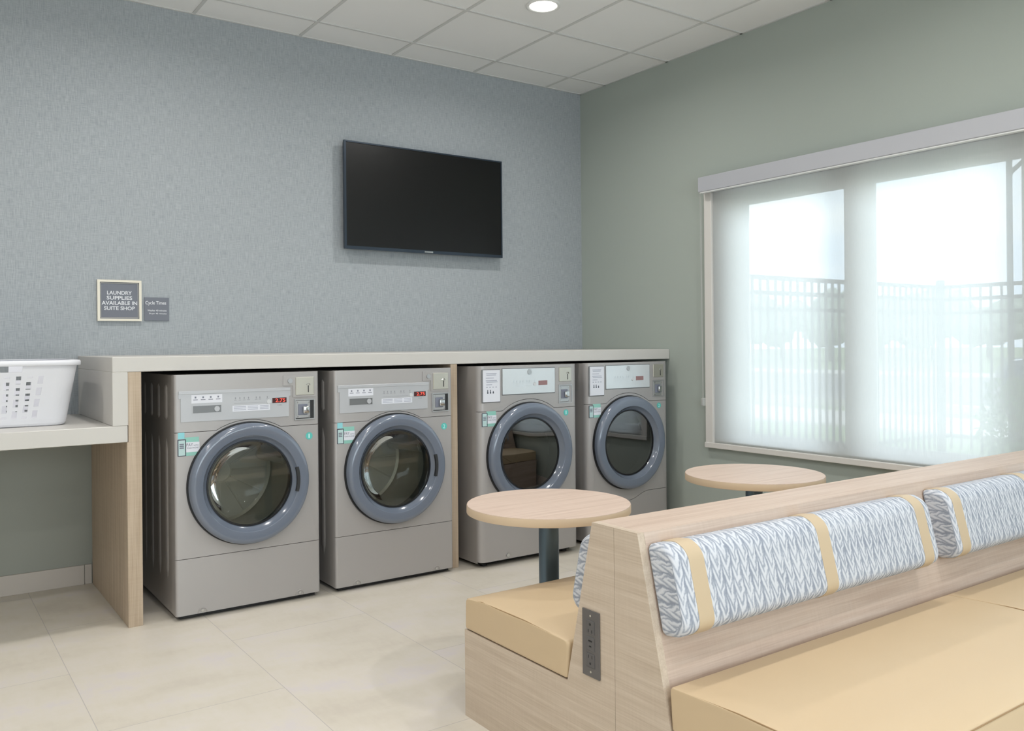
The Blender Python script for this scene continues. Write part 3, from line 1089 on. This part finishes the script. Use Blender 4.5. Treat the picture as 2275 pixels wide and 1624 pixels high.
def dryer(cx, yf, num, label, w, group, tab):
    zt = 1.090
    root = thing('dryer', label, 'dryer', (cx, yf, 0), 0, group)
    dx, dz = -0.012, 0.598
    er = 0.035
    g = 0.0013
    cabinet(root, w, zt - 0.002, er, False)
    up_ = arch_top(w, 0.844, dx, dz, 0.304)
    b = BM()
    slab(b, [(x, z + g) for x, z in up_] + [(w, zt), (-w, zt)], None, 0.0, er + 0.01, w, er)
    obj('console_panel', b, M['mbody'], root, auto=30)
    # lower seam dips under the door
    lowr = [(-w, 0.286), (-0.20, 0.286)]
    for i in range(13):
        t_ = -1 + 2 * i / 12
        lowr.append((dx + 0.17 * t_, 0.286 - 0.046 * (0.5 + 0.5 * math.cos(PI * t_))))
    lowr += [(0.20, 0.286), (w, 0.286)]
    b = BM()
    slab(b, [(x, z + g) for x, z in lowr] + [(x, z - g) for x, z in up_][::-1], circle_pts(0.262, dx, dz), 0.0, er + 0.01, w, er)
    obj('front_panel', b, M['mbody'], root, auto=30)
    b = BM()
    slab(b, [(-w, 0.032), (w, 0.032)] + [(x, z - g) for x, z in lowr][::-1], None, 0.0, er + 0.01, w, er)
    kp = obj('kick_panel', b, M['mbody'], root, auto=30)
    b = BM()
    cyl(b, (-0.164, -0.003, 0.052), 0.010, 0.006, 'y', 20)
    obj('screw', b, M['chrome'], kp)
    obj('base_skirt', bx(-w + 0.03, w - 0.03, 0.05, 0.75, 0.012, 0.034), M['black'], root)
    feet(root, w, 0.032)
    drum(root, dx, dz, False)
    door(root, dx, dz, 0.283, 0.200, MATS['dryer_door_glass'], False)
    # side seam on the cabinet
    # instruction sheet in its holder
    b = BM()
    box(b, -0.328, -0.205, -0.004, 0.001, 0.892, 1.073, bev=0.003, seg=1)
    hs = obj('sheet_holder', b, mat('holder_grey', (120, 122, 124), 0.4), root)
    b = BM()
    decal(b, -0.320, -0.209, 0.897, 1.069, -0.004, 0.0012)
    sh_ = obj('instruction_sheet', b, M['paper'], hs)
    b = BM()
    for z, a, c in ((1.048, -0.300, -0.232), (1.040, -0.298, -0.236), (1.024, -0.302, -0.250), (1.010, -0.302, -0.230), (1.002, -0.298, -0.226), (0.988, -0.300, -0.262)):
        decal(b, a, c, z, z + 0.004, -0.0053, 0.0002)
    for x in (-0.295, -0.275, -0.255, -0.235):
        decal(b, x - 0.005, x + 0.005, 0.974, 0.979, -0.0053, 0.0002)
    obj('sheet_text', b, MATS['faint_label_ink'], sh_)
    b = BM()
    for x, h_ in ((-0.290, 0.020), (-0.272, 0.020), (-0.254, 0.013)):
        decal(b, x - 0.004, x + 0.004, 0.942, 0.950, -0.0053, 0.0003)
        decal(b, x - 0.0025, x + 0.0025, 0.950, 0.942 + h_, -0.0053, 0.0003)
    obj('sheet_icons', b, M['inkdark'], sh_)
    # bright control fascia
    b = BM()
    box(b, -0.195, 0.174, -0.002, 0.001, 0.928, 1.076, bev=0.0012, seg=1)
    fr = obj('fascia_frame', b, mat('fascia_frame_grey', (108, 112, 116), 0.4), root)
    b = BM()
    box(b, -0.1915, 0.171, -0.005, -0.001, 0.932, 1.0725, bev=0.0015, seg=1)
    fa = obj('control_fascia', b, M['dfascia'], root)
    b = BM()
    lathe(b, [(0.009, -0.009), (0.0145, -0.009), (0.0155, -0.005), (0.0085, -0.005)], (-0.009, 0, 1.053), close=True, seg=32)
    cyl(b, (-0.009, -0.007, 1.053), 0.009, 0.003, 'y', 24)
    obj('key_lock', b, M['coinface'], fa, auto=30)
    b = BM()
    for x in (-0.118, -0.097, -0.074, -0.055, -0.027, -0.010, 0.026):
        decal(b, x - 0.002, x + 0.002, 0.998, 1.007, -0.005, 0.0003)
        decal(b, x - 0.005, x + 0.005, 0.993, 0.995, -0.005, 0.0003)
    for a, c in ((-0.125, -0.05), (-0.035, -0.002)):
        decal(b, a, c, 0.976, 0.977, -0.005, 0.0003)
    obj('cycle_markings', b, mat('dryer_fascia_print', (172, 180, 186), 0.6), fa)
    b = BM()
    cyl(b, (0.026, -0.0065, 0.984), 0.009, 0.003, 'y', 24)
    obj('start_button', b, mat('fascia_button', (204, 206, 208), 0.35), fa)
    b = BM()
    box(b, 0.053, 0.116, -0.006, -0.005, 0.977, 1.002)
    obj('display', b, M['displayoff'], fa)
    b = BM()
    text_bm(b, 'CARE', 0.078, 0.100, 0.955, 0.962, -0.0053)
    obj('fascia_mark', b, mat('dryer_fascia_print', (172, 180, 186), 0.6), fa)
    coin_unit(root, 0, (0.204, 0.294, 0.992, 1.073), (0.205, 0.294, 0.872, 0.968))
    number_sticker(root, num, 0.253, 0.812)
    pay_sticker(root, -0.327, 0.838, tab=False)
    return root
dryer(-1.219, -1.0, '1', 'grey dryer marked 1, right of the narrow oak divider, behind the nearer round table', 0.340, 'front-loading dryers', False)
dryer(-0.428, -0.955, '2', 'grey dryer marked 2, last machine at the right end beside the green wall', 0.337, 'front-loading dryers', False)

# ---------------------------------------------------------------- laundry basket
bk = thing('laundry_basket', 'white slotted plastic laundry basket standing on the lower counter', 'basket', (-3.785, -0.45, 0.872))
def rrect(hx, hy, r, n=8):
    pts = []
    for sx, sy, a0 in ((1, -1, -PI / 2), (1, 1, 0), (-1, 1, PI / 2), (-1, -1, PI)):
        for i in range(n + 1):
            a = a0 + PI / 2 * i / n
            pts.append((sx * (hx - r) + r * math.cos(a), sy * (hy - r) + r * math.sin(a)))
    return pts
def perim(hx, hy, r, n):
    """n points evenly spaced along the rounded rectangle, starting at the front-left corner end, going right"""
    base = rrect(hx, hy, r, 10)
    # rotate so the list starts on the front edge's left end
    base = base[-1:] + base[:-1] if False else base
    # sequence starts at front right corner start (hx-r,-hy); begin from front-left instead
    base = [base[-1]] + base[:-1]
    d = [0]
    for i in range(len(base)):
        a, b_ = base[i], base[(i + 1) % len(base)]
        d.append(d[-1] + math.hypot(b_[0] - a[0], b_[1] - a[1]))
    L_ = d[-1]
    out = []
    j = 0
    for k in range(n):
        s = L_ * k / n
        while d[j + 1] < s:
            j += 1
        t_ = (s - d[j]) / max(d[j + 1] - d[j], 1e-9)
        a, b_ = base[j], base[(j + 1) % len(base)]
        out.append((a[0] + (b_[0] - a[0]) * t_, a[1] + (b_[1] - a[1]) * t_))
    return out, L_
hb = (0.290, 0.213)      # half sizes of the base
ht = (0.337, 0.262)      # at the top
NC = 208
levels = [0.0, 0.004, 0.012, 0.026, 0.045]
pb, Lb = perim(hb[0], hb[1], 0.06, NC)
pt, Lt = perim(ht[0], ht[1], 0.075, NC)
zs = [0.0, 0.004, 0.013, 0.030] + [0.030 + 0.0082 * k for k in range(1, 25)] + [0.236, 0.262]
b = BM()
rows = []
for z in zs:
    f = z / 0.285
    inset = {0: 0.016, 1: 0.006, 2: 0.001}.get(zs.index(z), 0)
    row = []
    for (ax, ay), (bx_, by_) in zip(pb, pt):
        x_, y_ = ax + (bx_ - ax) * f, ay + (by_ - ay) * f
        l_ = math.hypot(x_, y_)
        x_ -= x_ / l_ * inset
        y_ -= y_ / l_ * inset
        row.append(b.verts.new((x_, y_, z)))
    rows.append(row)
for k in range(len(zs) - 1):
    for i in range(NC):
        j = (i + 1) % NC
        col_ = i // 4
        inside = (i % 4) in (1, 2)
        kk = k - 4
        skip = False
        mx = (pt[i][0], pt[i][1])
        on_flat = (abs(mx[0]) < 0.215 and abs(mx[1]) > 0.24) or (abs(mx[1]) < 0.15 and abs(mx[0]) > 0.31)
        if inside and on_flat and 0 <= kk < 22:
            ph = kk % 6 if col_ % 2 == 0 else (kk + 3) % 6
            skip = ph < 4
            if kk < -1:
                skip = False
        # handle openings high on both long sides
        if zs[k] >= (0.2355 if mx[1] < 0 else 0.2095) and abs(mx[0]) < 0.115 and abs(mx[1]) > 0.24:
            skip = True
        if not skip:
            b.faces.new((rows[k][i], rows[k][j], rows[k + 1][j], rows[k + 1][i]))
bmesh.ops.delete(b, geom=[v for v in b.verts if not v.link_faces], context='VERTS')
b.faces.new([v for v in rows[0] if v.is_valid])
wall = obj('basket_body', b, M['basket'], bk)
md = wall.modifiers.new('thickness', 'SOLIDIFY')
md.thickness = 0.003
md.offset = -1
b = BM()
lay = []
for dz, gx_ in ((0.2615, 0.000), (0.262, 0.014), (0.264, 0.016), (0.279, 0.016), (0.284, 0.013), (0.2855, 0.004), (0.283, -0.001)):
    f = 0.262 / 0.285
    row = []
    for (ax, ay), (bx_, by_) in zip(pb, pt):
        x_, y_ = ax + (bx_ - ax) * f, ay + (by_ - ay) * f
        l_ = math.hypot(x_, y_)
        # offset outwards on the flats too
        ux = math.copysign(1, x_) * min(1, (abs(x_) / (ht[0])) ** 8)
        uy = math.copysign(1, y_) * min(1, (abs(y_) / (ht[1])) ** 8)
        ul = math.hypot(ux, uy) or 1
        row.append(b.verts.new((x_ + ux / ul * gx_, y_ + uy / ul * gx_, dz)))
    lay.append(row)
for k in range(len(lay) - 1):
    for i in range(NC):
        j = (i + 1) % NC
        b.faces.new((lay[k][i], lay[k][j], lay[k + 1][j], lay[k + 1][i]))
obj('rim', b, M['basket'], bk, auto=50)
# ---------------------------------------------------------------- round tables
def table(x, y, label):
    z = 0.620
    t = thing('round_table', label, 'table', (x, y, 0), 0, 'round pedestal tables')
    b = BM()
    R = 0.303
    lathe(b, [(0, z), (R - 0.0015, z), (R, z - 0.0015), (R, z - 0.0300), (R - 0.0015, z - 0.0315), (0, z - 0.0315)], axis='z', seg=128)
    obj('tabletop', b, MATS['oak_table'], t, auto=30)
    b = BM()
    lathe(b, [(R + 0.0006, z - 0.0025), (R + 0.0012, z - 0.004), (R + 0.0012, z - 0.029), (R + 0.0006, z - 0.0305)], axis='z', seg=128)
    obj('edge_band', b, mat('oak_edge_band', (208, 186, 158), 0.45), t, auto=30)
    b = BM()
    cyl(b, (0, 0, 0.305), 0.0375, 0.56, seg=48)
    obj('column', b, M['column'], t, auto=30)
    b = BM()
    box(b, -0.11, 0.11, -0.11, 0.11, z - 0.0375, z - 0.032, bev=0.002, seg=1)
    obj('mounting_plate', b, M['column'], t)
    b = BM()
    lathe(b, [(0, 0.0), (0.140, 0.0), (0.140, 0.006), (0.130, 0.012), (0.05, 0.024), (0.045, 0.028), (0, 0.028)], axis='z', seg=64)
    obj('base_plate', b, M['column'], t, auto=30)
    return t
table(-2.126, -2.333, 'nearer round oak-topped pedestal table, in front of the first dryer')
table(-0.965, -2.339, 'farther round oak-topped pedestal table, under the window by the green wall')

# ---------------------------------------------------------------- double-sided banquette
XB, XR = -2.589, -0.045
YM = -3.208
BL, SL = 0.735, 0.2417          # top height; slope of the back (dy per dz)
def back_y(side, z):            # side +1 = far (towards the machines), -1 = near the camera
    return YM + side * (0.086 + (BL - z) * SL)
bq = thing('banquette_bench', 'long double-sided pale oak banquette with tan seats and patterned back cushions', 'bench', (XB, YM, 0))
so = (XB, YM, 0)
def prism_x(bm, pts, x0, x1):
    A = [bm.verts.new((x0, y, z)) for y, z in pts]
    B_ = [bm.verts.new((x1, y, z)) for y, z in pts]
    bm.faces.new(A[::-1]); bm.faces.new(B_)
    n = len(pts)
    for i in range(n):
        bm.faces.new((A[i], A[(i + 1) % n], B_[(i + 1) % n], B_[i]))
    return bm
ZB0 = 0.281
for side, nm in ((1, 'far'), (-1, 'near')):
    yo = YM + side * 0.727
    b = BM()
    pts = [(YM + side * 0.0006, 0), (yo, 0), (yo, ZB0), (back_y(side, ZB0), ZB0), (back_y(side, BL), BL), (YM + side * 0.0006, BL)]
    prism_x(b, pts, XB, XB + 0.022)
    P(obj('end_panel', b, MATS['pale_oak_end'], bq), so)
    b = BM()
    prism_x(b, [(YM + side * 0.1, 0.0), (yo, 0.0), (yo, ZB0), (YM + side * 0.1, ZB0)], XB + 0.022, XR)
    P(obj('seat_base', b, MATS['pale_oak_along'], bq), so)
b = BM()
prism_x(b, [(YM + 0.0995, 0.0), (back_y(1, ZB0), ZB0 - 0.02), (back_y(1, BL - 0.03), BL - 0.03), (back_y(-1, BL - 0.03), BL - 0.03), (back_y(-1, ZB0), ZB0 - 0.02), (YM - 0.0995, 0.0)], XB + 0.022, XR)
P(obj('backrest', b, MATS['pale_oak_along'], bq), so)
b = BM()
prism_x(b, [(back_y(1, BL - 0.03), BL - 0.03), (back_y(1, BL), BL), (back_y(-1, BL), BL), (back_y(-1, BL - 0.03), BL - 0.03)], XB + 0.0225, XR)
P(obj('top_rail', b, MATS['pale_oak_along'], bq), so)

def soft_block(x0, x1, prof, r_end, seg=6):
    """cushion: closed profile in (y,z) swept along x with rounded ends"""
    b = BM()
    cy = sum(p[0] for p in prof) / len(prof)
    cz = sum(p[1] for p in prof) / len(prof)
    xs = []
    for k in range(seg + 1):
        a = PI / 2 * k / seg
        xs.append((x0 + r_end * (1 - math.sin(a)), 1 - math.cos(a)))
    xs = xs[::-1]
    stations = [(x, s) for x, s in [(x0 + r_end * (1 - math.sin(PI / 2 * k / seg)), 1 - math.cos(PI / 2 * k / seg)) for k in range(seg, -1, -1)]]
    mids = [(x0 + r_end + (x1 - x0 - 2 * r_end) * i / 24, 0) for i in range(1, 24)]
    ends = [(x0 + x1 - x, s) for x, s in stations[::-1]]
    allx = stations + mids + ends
    rings = []
    uvl = b.loops.layers.uv.new('uv')
    vacc = [0.0]
    for i in range(len(prof)):
        p_, q_ = prof[i], prof[(i + 1) % len(prof)]
        vacc.append(vacc[-1] + math.hypot(q_[0] - p_[0], q_[1] - p_[1]))
    uacc = [0.0]
    for (xa, sa), (xb_, sb) in zip(allx[:-1], allx[1:]):
        uacc.append(uacc[-1] + math.hypot(xb_ - xa, r_end * (sb - sa)))
    for x, s in allx:
        ring = []
        for y, z in prof:
            dy, dz = y - cy, z - cz
            l_ = math.hypot(dy, dz)
            k_ = (l_ - r_end * s) / l_
            ring.append(b.verts.new((x, cy + dy * k_, cz + dz * k_)))
        rings.append(ring)
    n = len(prof)
    for k_, (A, B_) in enumerate(zip(rings[:-1], rings[1:])):
        for i in range(n):
            f_ = b.faces.new((A[i], A[(i + 1) % n], B_[(i + 1) % n], B_[i]))
            for lp_, uv in zip(f_.loops, ((uacc[k_], vacc[i]), (uacc[k_], vacc[i + 1]), (uacc[k_ + 1], vacc[i + 1]), (uacc[k_ + 1], vacc[i]))):
                lp_[uvl].uv = uv
    for ring, rev in ((rings[0], True), (rings[-1], False)):
        # end caps: two concentric insets so the end face shades flat
        prev = ring
        for fct in (0.9, 0.5):
            cyy_ = sum(v.co.y for v in ring) / n; czz_ = sum(v.co.z for v in ring) / n
            nx = [b.verts.new((v.co.x, cyy_ + (v.co.y - cyy_) * fct, czz_ + (v.co.z - czz_) * fct)) for v in ring]
            for i in range(n):
                f_ = b.faces.new((prev[i], prev[(i + 1) % n], nx[(i + 1) % n], nx[i]))
                for lp_ in f_.loops:
                    lp_[uvl].uv = (lp_.vert.co.z, lp_.vert.co.y + 3)
            prev = nx
        f_ = b.faces.new(prev)
        for lp_ in f_.loops:
            lp_[uvl].uv = (lp_.vert.co.z, lp_.vert.co.y + 3)
    return b
def rprofile(pts, radii, n=6):
    """round the corners of a closed polygon"""
    out = []
    m = len(pts)
    for i in range(m):
        p0, p1, p2 = Vector(pts[i - 1]), Vector(pts[i]), Vector(pts[(i + 1) % m])
        r = radii[i]
        a = (p0 - p1).normalized(); c = (p2 - p1).normalized()
        s, e = p1 + a * r, p1 + c * r
        for k in range(n + 1):
            t_ = k / n
            q_ = s * (1 - t_) ** 2 + p1 * 2 * t_ * (1 - t_) + e * t_ ** 2
            out.append((q_.x, q_.y))
    return out
XS = [XB, -1.330, XR - 0.01]
for side in (1, -1):
    yo = YM + side * 0.727
    for k in range(2):
        x0, x1 = XS[k] + (0.0 if k == 0 else 0.0015), XS[k + 1] - 0.0015
        yb = back_y(side, 0.36) - side * 0.0
        zb, zt = ZB0 + 0.004, 0.388
        base_pts = [(yo, zb), (yo - side * 0.002, zt - 0.006), (yo - side * 0.10, zt + 0.006), (YM + side * 0.4, zt + 0.008), (back_y(side, zt) + side * 0.02, zt), (back_y(side, zb) + side * 0.002, zb)]
        if k == 0:
            pass
        prof = rprofile(base_pts, [0.008, 0.016, 0.03, 0.05, 0.016, 0.006], 5)
        if side < 0:
            prof = prof[::-1]
        b = soft_block(x0, x1, prof, 0.010)
        cu_ = P(obj('seat_cushion', b, M['vinyl'], bq, smooth=True), so)
        # stitched seam round the top
        b = BM()
        zsm = zt - 0.006
        xe_ = x0 + 0.0022
        pts = [(xe_ + 0.002, yo - side * 0.012, zt - 0.0095), (xe_, yo - side * 0.035, zt - 0.005), (xe_, yo - side * 0.10, zt + 0.003), (xe_, YM + side * 0.4, zt + 0.0052),
               (xe_, back_y(side, zt) + side * 0.06, zt - 0.001), (xe_, back_y(side, zt) + side * 0.03, zt - 0.006)]
        tube(b, pts, 0.0017, 6)
        tube(b, [(x0 + 0.010, yo - side * 0.0028, zt - 0.010), (x1 - 0.010, yo - side * 0.0028, zt - 0.010)], 0.0015, 6)
        P(obj('cushion_seam', b, M['seam'], cu_), so)

# tilted back cushions with straps
TH = math.atan(SL)
PT = 0.088
segs = [(-2.566, -1.418), (-1.298, -0.150)]
for side in (1, -1):
    for k, (x0, x1) in enumerate(segs):
        # profile in the back plane: a = up along the slope, b = out from it
        za, zb_ = (0.489, 0.707) if side < 0 else (0.470, 0.688)
        PT = 0.088 if side < 0 else 0.062
        def pos(a_, o_out):
            # a_: height along slope measured in z, o_out: distance off the back plane
            y = back_y(side, a_) + side * o_out * math.cos(TH)
            z = a_ + o_out * math.sin(TH)
            return (y, z)
        base_pts = [pos(za, 0.001), pos(za - 0.004, PT * 0.55), pos(za + 0.012, PT), pos(zb_ - 0.030, PT), pos(zb_ - 0.004, PT * 0.6), pos(zb_, 0.001)]
        prof = rprofile(base_pts, [0.010, 0.012, 0.018 if side > 0 else 0.026, 0.018 if side > 0 else 0.026, 0.012, 0.010], 5)
        if side < 0:
            prof = prof[::-1]
        b = soft_block(x0, x1, prof, 0.018)
        pc = obj('back_cushion', b, M['knit'], bq, smooth=True)
        P(pc, so)
        cyy = sum(p[0] for p in prof) / len(prof); czz = sum(p[1] for p in prof) / len(prof)
        sc_ = [(cyy + (y - cyy) * 1.022, czz + (z - czz) * 1.016) for y, z in prof]
        sc_ = [p for p in sc_]
        for xs in ((x0 + 0.050, x0 + 0.560, x1 - 0.088) if k == 0 else (x0 + 0.018, x0 + 0.540, x1 - 0.088)):
            ws = 0.052
            b = BM()
            A = [b.verts.new((xs, y, z)) for y, z in sc_]
            B_ = [b.verts.new((xs + ws, y, z)) for y, z in sc_]
            n = len(sc_)
            for i in range(n):
                b.faces.new((A[i], A[(i + 1) % n], B_[(i + 1) % n], B_[i]))
            # side lips down to the fabric
            A2 = [b.verts.new((xs + 0.0, y, z)) for y, z in prof]
            B2 = [b.verts.new((xs + ws, y, z)) for y, z in prof]
            for i in range(n):
                b.faces.new((A[i], A[(i + 1) % n], A2[(i + 1) % n], A2[i]))
                b.faces.new((B_[i], B_[(i + 1) % n], B2[(i + 1) % n], B2[i]))
            P(obj('strap', b, M['strap'], pc, auto=40), so)

# outlet plate on the end panel
b = BM()
box(b, XB - 0.0045, XB, -3.152, -3.083, 0.323, 0.500, bev=0.0015, seg=2)
op = P(obj('power_outlet_plate', b, M['outlet'], bq), so)
for kind, zc in (('r', 0.4555), ('u', 0.4115), ('s', 0.3675)):
    yc = -3.1175
    b = BM()
    box(b, XB - 0.0062, XB - 0.004, yc - 0.0165, yc + 0.0165, zc - 0.0185, zc + 0.0185, bev=0.0012, seg=1)
    P(obj('receptacle', b, M['outletface'], op), so)
    b = BM()
    if kind in 'rs':
        s = 1 if kind == 'r' else -1
        cyl(b, (XB - 0.0063, yc, zc + s * 0.008), 0.0034, 0.0008, 'x', 14)
        box(b, XB - 0.0067, XB - 0.0061, yc - 0.0080, yc - 0.0062, zc - s * 0.010 - 0.004, zc - s * 0.010 + 0.004)
        box(b, XB - 0.0067, XB - 0.0061, yc + 0.0062, yc + 0.0080, zc - s * 0.010 - 0.004, zc - s * 0.010 + 0.004)
    else:
        box(b, XB - 0.0067, XB - 0.0061, yc - 0.007, yc + 0.007, zc + 0.006, zc + 0.010)
        box(b, XB - 0.0067, XB - 0.0061, yc - 0.004, yc + 0.004, zc - 0.008, zc - 0.005)
    P(obj('socket_slots', b, M['black'], op), so)
b = BM()
for z in (0.486, 0.337):
    cyl(b, (XB - 0.0048, -3.1175, z), 0.003, 0.001, 'x', 14)
P(obj('plate_screw', b, M['steel'], op), so)

# ---------------------------------------------------------------- outdoors
def ground(name, *a, m=None):
    o = obj(name, bx(*a), m)
    o['kind'] = 'structure'
    return o
ground('ground', WT, 140, -60, 90, -0.20, -0.06, m=M['grass'])
ground('paving', WT, 4.6, -40, 60, -0.06, -0.03, m=M['concrete'])
ground('sidewalk', 7.2, 9.4, -50, 70, -0.06, -0.02, m=M['concrete'])
ground('kerb', 10.6, 10.9, -50, 70, -0.06, 0.08, m=M['concrete'])
ground('car_park', 10.9, 24, -50, 70, -0.06, -0.03, m=M['asphalt'])
ground('far_sidewalk', 24, 27, -50, 70, -0.06, 0.02, m=M['concrete'])
def fence(p0, p1, label, posts):
    p0, p1 = Vector(p0), Vector(p1)
    L_ = (p1 - p0).length
    d = (p1 - p0).normalized()
    rz = math.atan2(d.y, d.x)
    root = thing('metal_fence', label, 'fence', (p0.x, p0.y, -0.06), rz)
    zt = 1.89
    for zz in (zt - 0.03, zt - 0.17, zt - 0.32, 0.20):
        obj('rail', bx(0, L_, -0.018, 0.018, zz - 0.02, zz + 0.02), M['fence'], root)
    n = int(L_ / 0.11)
    first = None
    for i in range(1, n):
        if first is None:
            first = obj('picket', bx(-0.010, 0.010, -0.010, 0.010, 0.06, zt - 0.01), M['fence'], root)
            o = first
        else:
            o = first.copy()
            COL.objects.link(o)
            o.parent = root
        o.location = (i * L_ / n, 0, 0)
    for s in posts:
        obj('post', bx(s - 0.035, s + 0.035, -0.035, 0.035, 0.0, zt + 0.05, bev=0.004, seg=1), M['fence'], root)
fence((0.45, 0.24, 0), (5.41, 0.24, 0), 'dark metal picket fence running away from the window to the corner post', ())
fence((5.45, 0.24, 0), (5.45, -5.6, 0), 'dark metal picket fence crossing the view at right, beyond the corner post', (0, 2.4, 4.8))
# street light
lp = thing('lamp_post', 'tall grey lamp post with a side arm, seen through the shade at far right', 'lamp post', (7.0, 0.20, -0.06))
b = BM()
cyl(b, (0, 0, 1.75), 0.035, 3.50, seg=20)
obj('pole', b, M['fence'], lp, smooth=True)
b = BM()
tube(b, [(0, 0, 3.30), (0.0, -0.15, 3.42), (0.0, -0.55, 3.46), (0, -0.9, 3.44)], 0.028, 10)
obj('arm', b, M['fence'], lp, smooth=True)
b = BM()
box(b, -0.12, 0.12, -1.3, -0.85, 3.36, 3.46, bev=0.02)
obj('lamp_head', b, M['fence'], lp)
# shrub by the fence: many small leaves on stems
def shrub(x, y, h, r, n, label):
    root = thing('shrub', label, 'shrub', (x, y, -0.06))
    b = BM()
    for k in range(9):
        a = 2 * PI * k / 9
        tube(b, [(0, 0, 0), (r * 0.3 * math.cos(a), r * 0.3 * math.sin(a), h * 0.5), (r * 0.6 * math.cos(a), r * 0.6 * math.sin(a), h * 0.9)], 0.008, 5)
    obj('stems', b, M['trunk'], root)
    b = BM()
    for _ in range(n):
        a = random.uniform(0, 2 * PI); q = random.random() ** 0.5
        zz = random.uniform(0.12, 1.0)
        rr = r * q * (1.1 - 0.6 * abs(zz - 0.45))
        c = Vector((rr * math.cos(a), rr * math.sin(a), zz * h))
        d = Vector((random.gauss(0, 1), random.gauss(0, 1), random.gauss(0.6, 1))).normalized()
        e = d.cross(Vector((random.gauss(0, 1), random.gauss(0, 1), random.gauss(0, 1)))).normalized()
        l_, wd = random.uniform(0.05, 0.10), random.uniform(0.012, 0.022)
        v = [b.verts.new(c), b.verts.new(c + d * l_ * 0.5 + e * wd), b.verts.new(c + d * l_), b.verts.new(c + d * l_ * 0.5 - e * wd)]
        b.faces.new(v)
    obj('foliage', b, M['leaf'], root)
shrub(4.85, -0.95, 0.85, 0.46, 1500, 'leafy green shrub at the foot of the fence, seen through the shade')
# distant trees
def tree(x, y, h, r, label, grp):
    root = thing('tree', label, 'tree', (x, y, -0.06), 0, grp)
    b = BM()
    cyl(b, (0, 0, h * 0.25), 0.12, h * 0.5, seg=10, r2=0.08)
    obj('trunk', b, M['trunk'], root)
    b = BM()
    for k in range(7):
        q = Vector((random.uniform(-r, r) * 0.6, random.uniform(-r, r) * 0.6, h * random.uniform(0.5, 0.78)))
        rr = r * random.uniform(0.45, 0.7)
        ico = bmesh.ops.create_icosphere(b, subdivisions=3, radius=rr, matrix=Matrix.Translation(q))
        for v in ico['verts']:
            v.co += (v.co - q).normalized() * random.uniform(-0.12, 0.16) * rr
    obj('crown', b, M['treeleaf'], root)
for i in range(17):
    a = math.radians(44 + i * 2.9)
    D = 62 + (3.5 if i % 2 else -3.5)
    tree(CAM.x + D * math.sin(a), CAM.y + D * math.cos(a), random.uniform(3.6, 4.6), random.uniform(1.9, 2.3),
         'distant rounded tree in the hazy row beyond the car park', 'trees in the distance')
# parked car
cr_ = thing('car', 'dark parked car beyond the fence, faint through the shade at far right', 'car', (13.4, 0.9, -0.03), math.radians(-62))
def car_body():
    b = BM()
    prof = [(-2.2, 0.35), (-2.25, 0.62), (-2.1, 0.86), (-1.5, 0.95), (-0.95, 1.38), (-0.3, 1.47), (0.6, 1.44), (1.3, 1.02), (2.0, 0.90), (2.28, 0.68), (2.25, 0.35)]
    rows = []
    for yy, s in ((-0.90, 0.93), (-0.86, 1.0), (0.86, 1.0), (0.90, 0.93)):
        rows.append([b.verts.new((x_ * (0.985 if abs(yy) > 0.88 else 1), yy * (1 if z_ < 0.97 else 0.82), z_ if z_ < 0.97 else 0.95 + (z_ - 0.95) * 1.0 * s)) for x_, z_ in prof])
    for A, B_ in zip(rows[:-1], rows[1:]):
        for i in range(len(prof) - 1):
            b.faces.new((A[i], A[i + 1], B_[i + 1], B_[i]))
        b.faces.new((A[-1], A[0], B_[0], B_[-1]))
    b.faces.new(rows[0]); b.faces.new(rows[-1][::-1])
    return b
obj('car_body', car_body(), M['carpaint'], cr_, auto=30)
for s in (-1, 1):
    b = BM()
    q = [(-1.25, 0.98), (-0.85, 1.33), (0.55, 1.36), (1.12, 1.02)]
    f = [b.verts.new((x_, s * (0.905 if z_ < 1.1 else 0.755), z_)) for x_, z_ in q]
    g2 = [b.verts.new((x_, s * (0.885 if z_ < 1.1 else 0.735), z_)) for x_, z_ in q]
    b.faces.new(f); b.faces.new(g2[::-1])
    for i in range(4):
        b.faces.new((f[i], f[(i + 1) % 4], g2[(i + 1) % 4], g2[i]))
    obj('side_window', b, M['carglass'], cr_)
    for xw in (-1.4, 1.38):
        b = BM()
        cyl(b, (xw, s * 0.80, 0.33), 0.33, 0.22, 'y', 28)
        wh = obj('wheel', b, M['tire'], cr_)
        b = BM()
        cyl(b, (xw, s * 0.915, 0.33), 0.20, 0.02, 'y', 20)
        obj('hubcap', b, M['coinface'], wh)
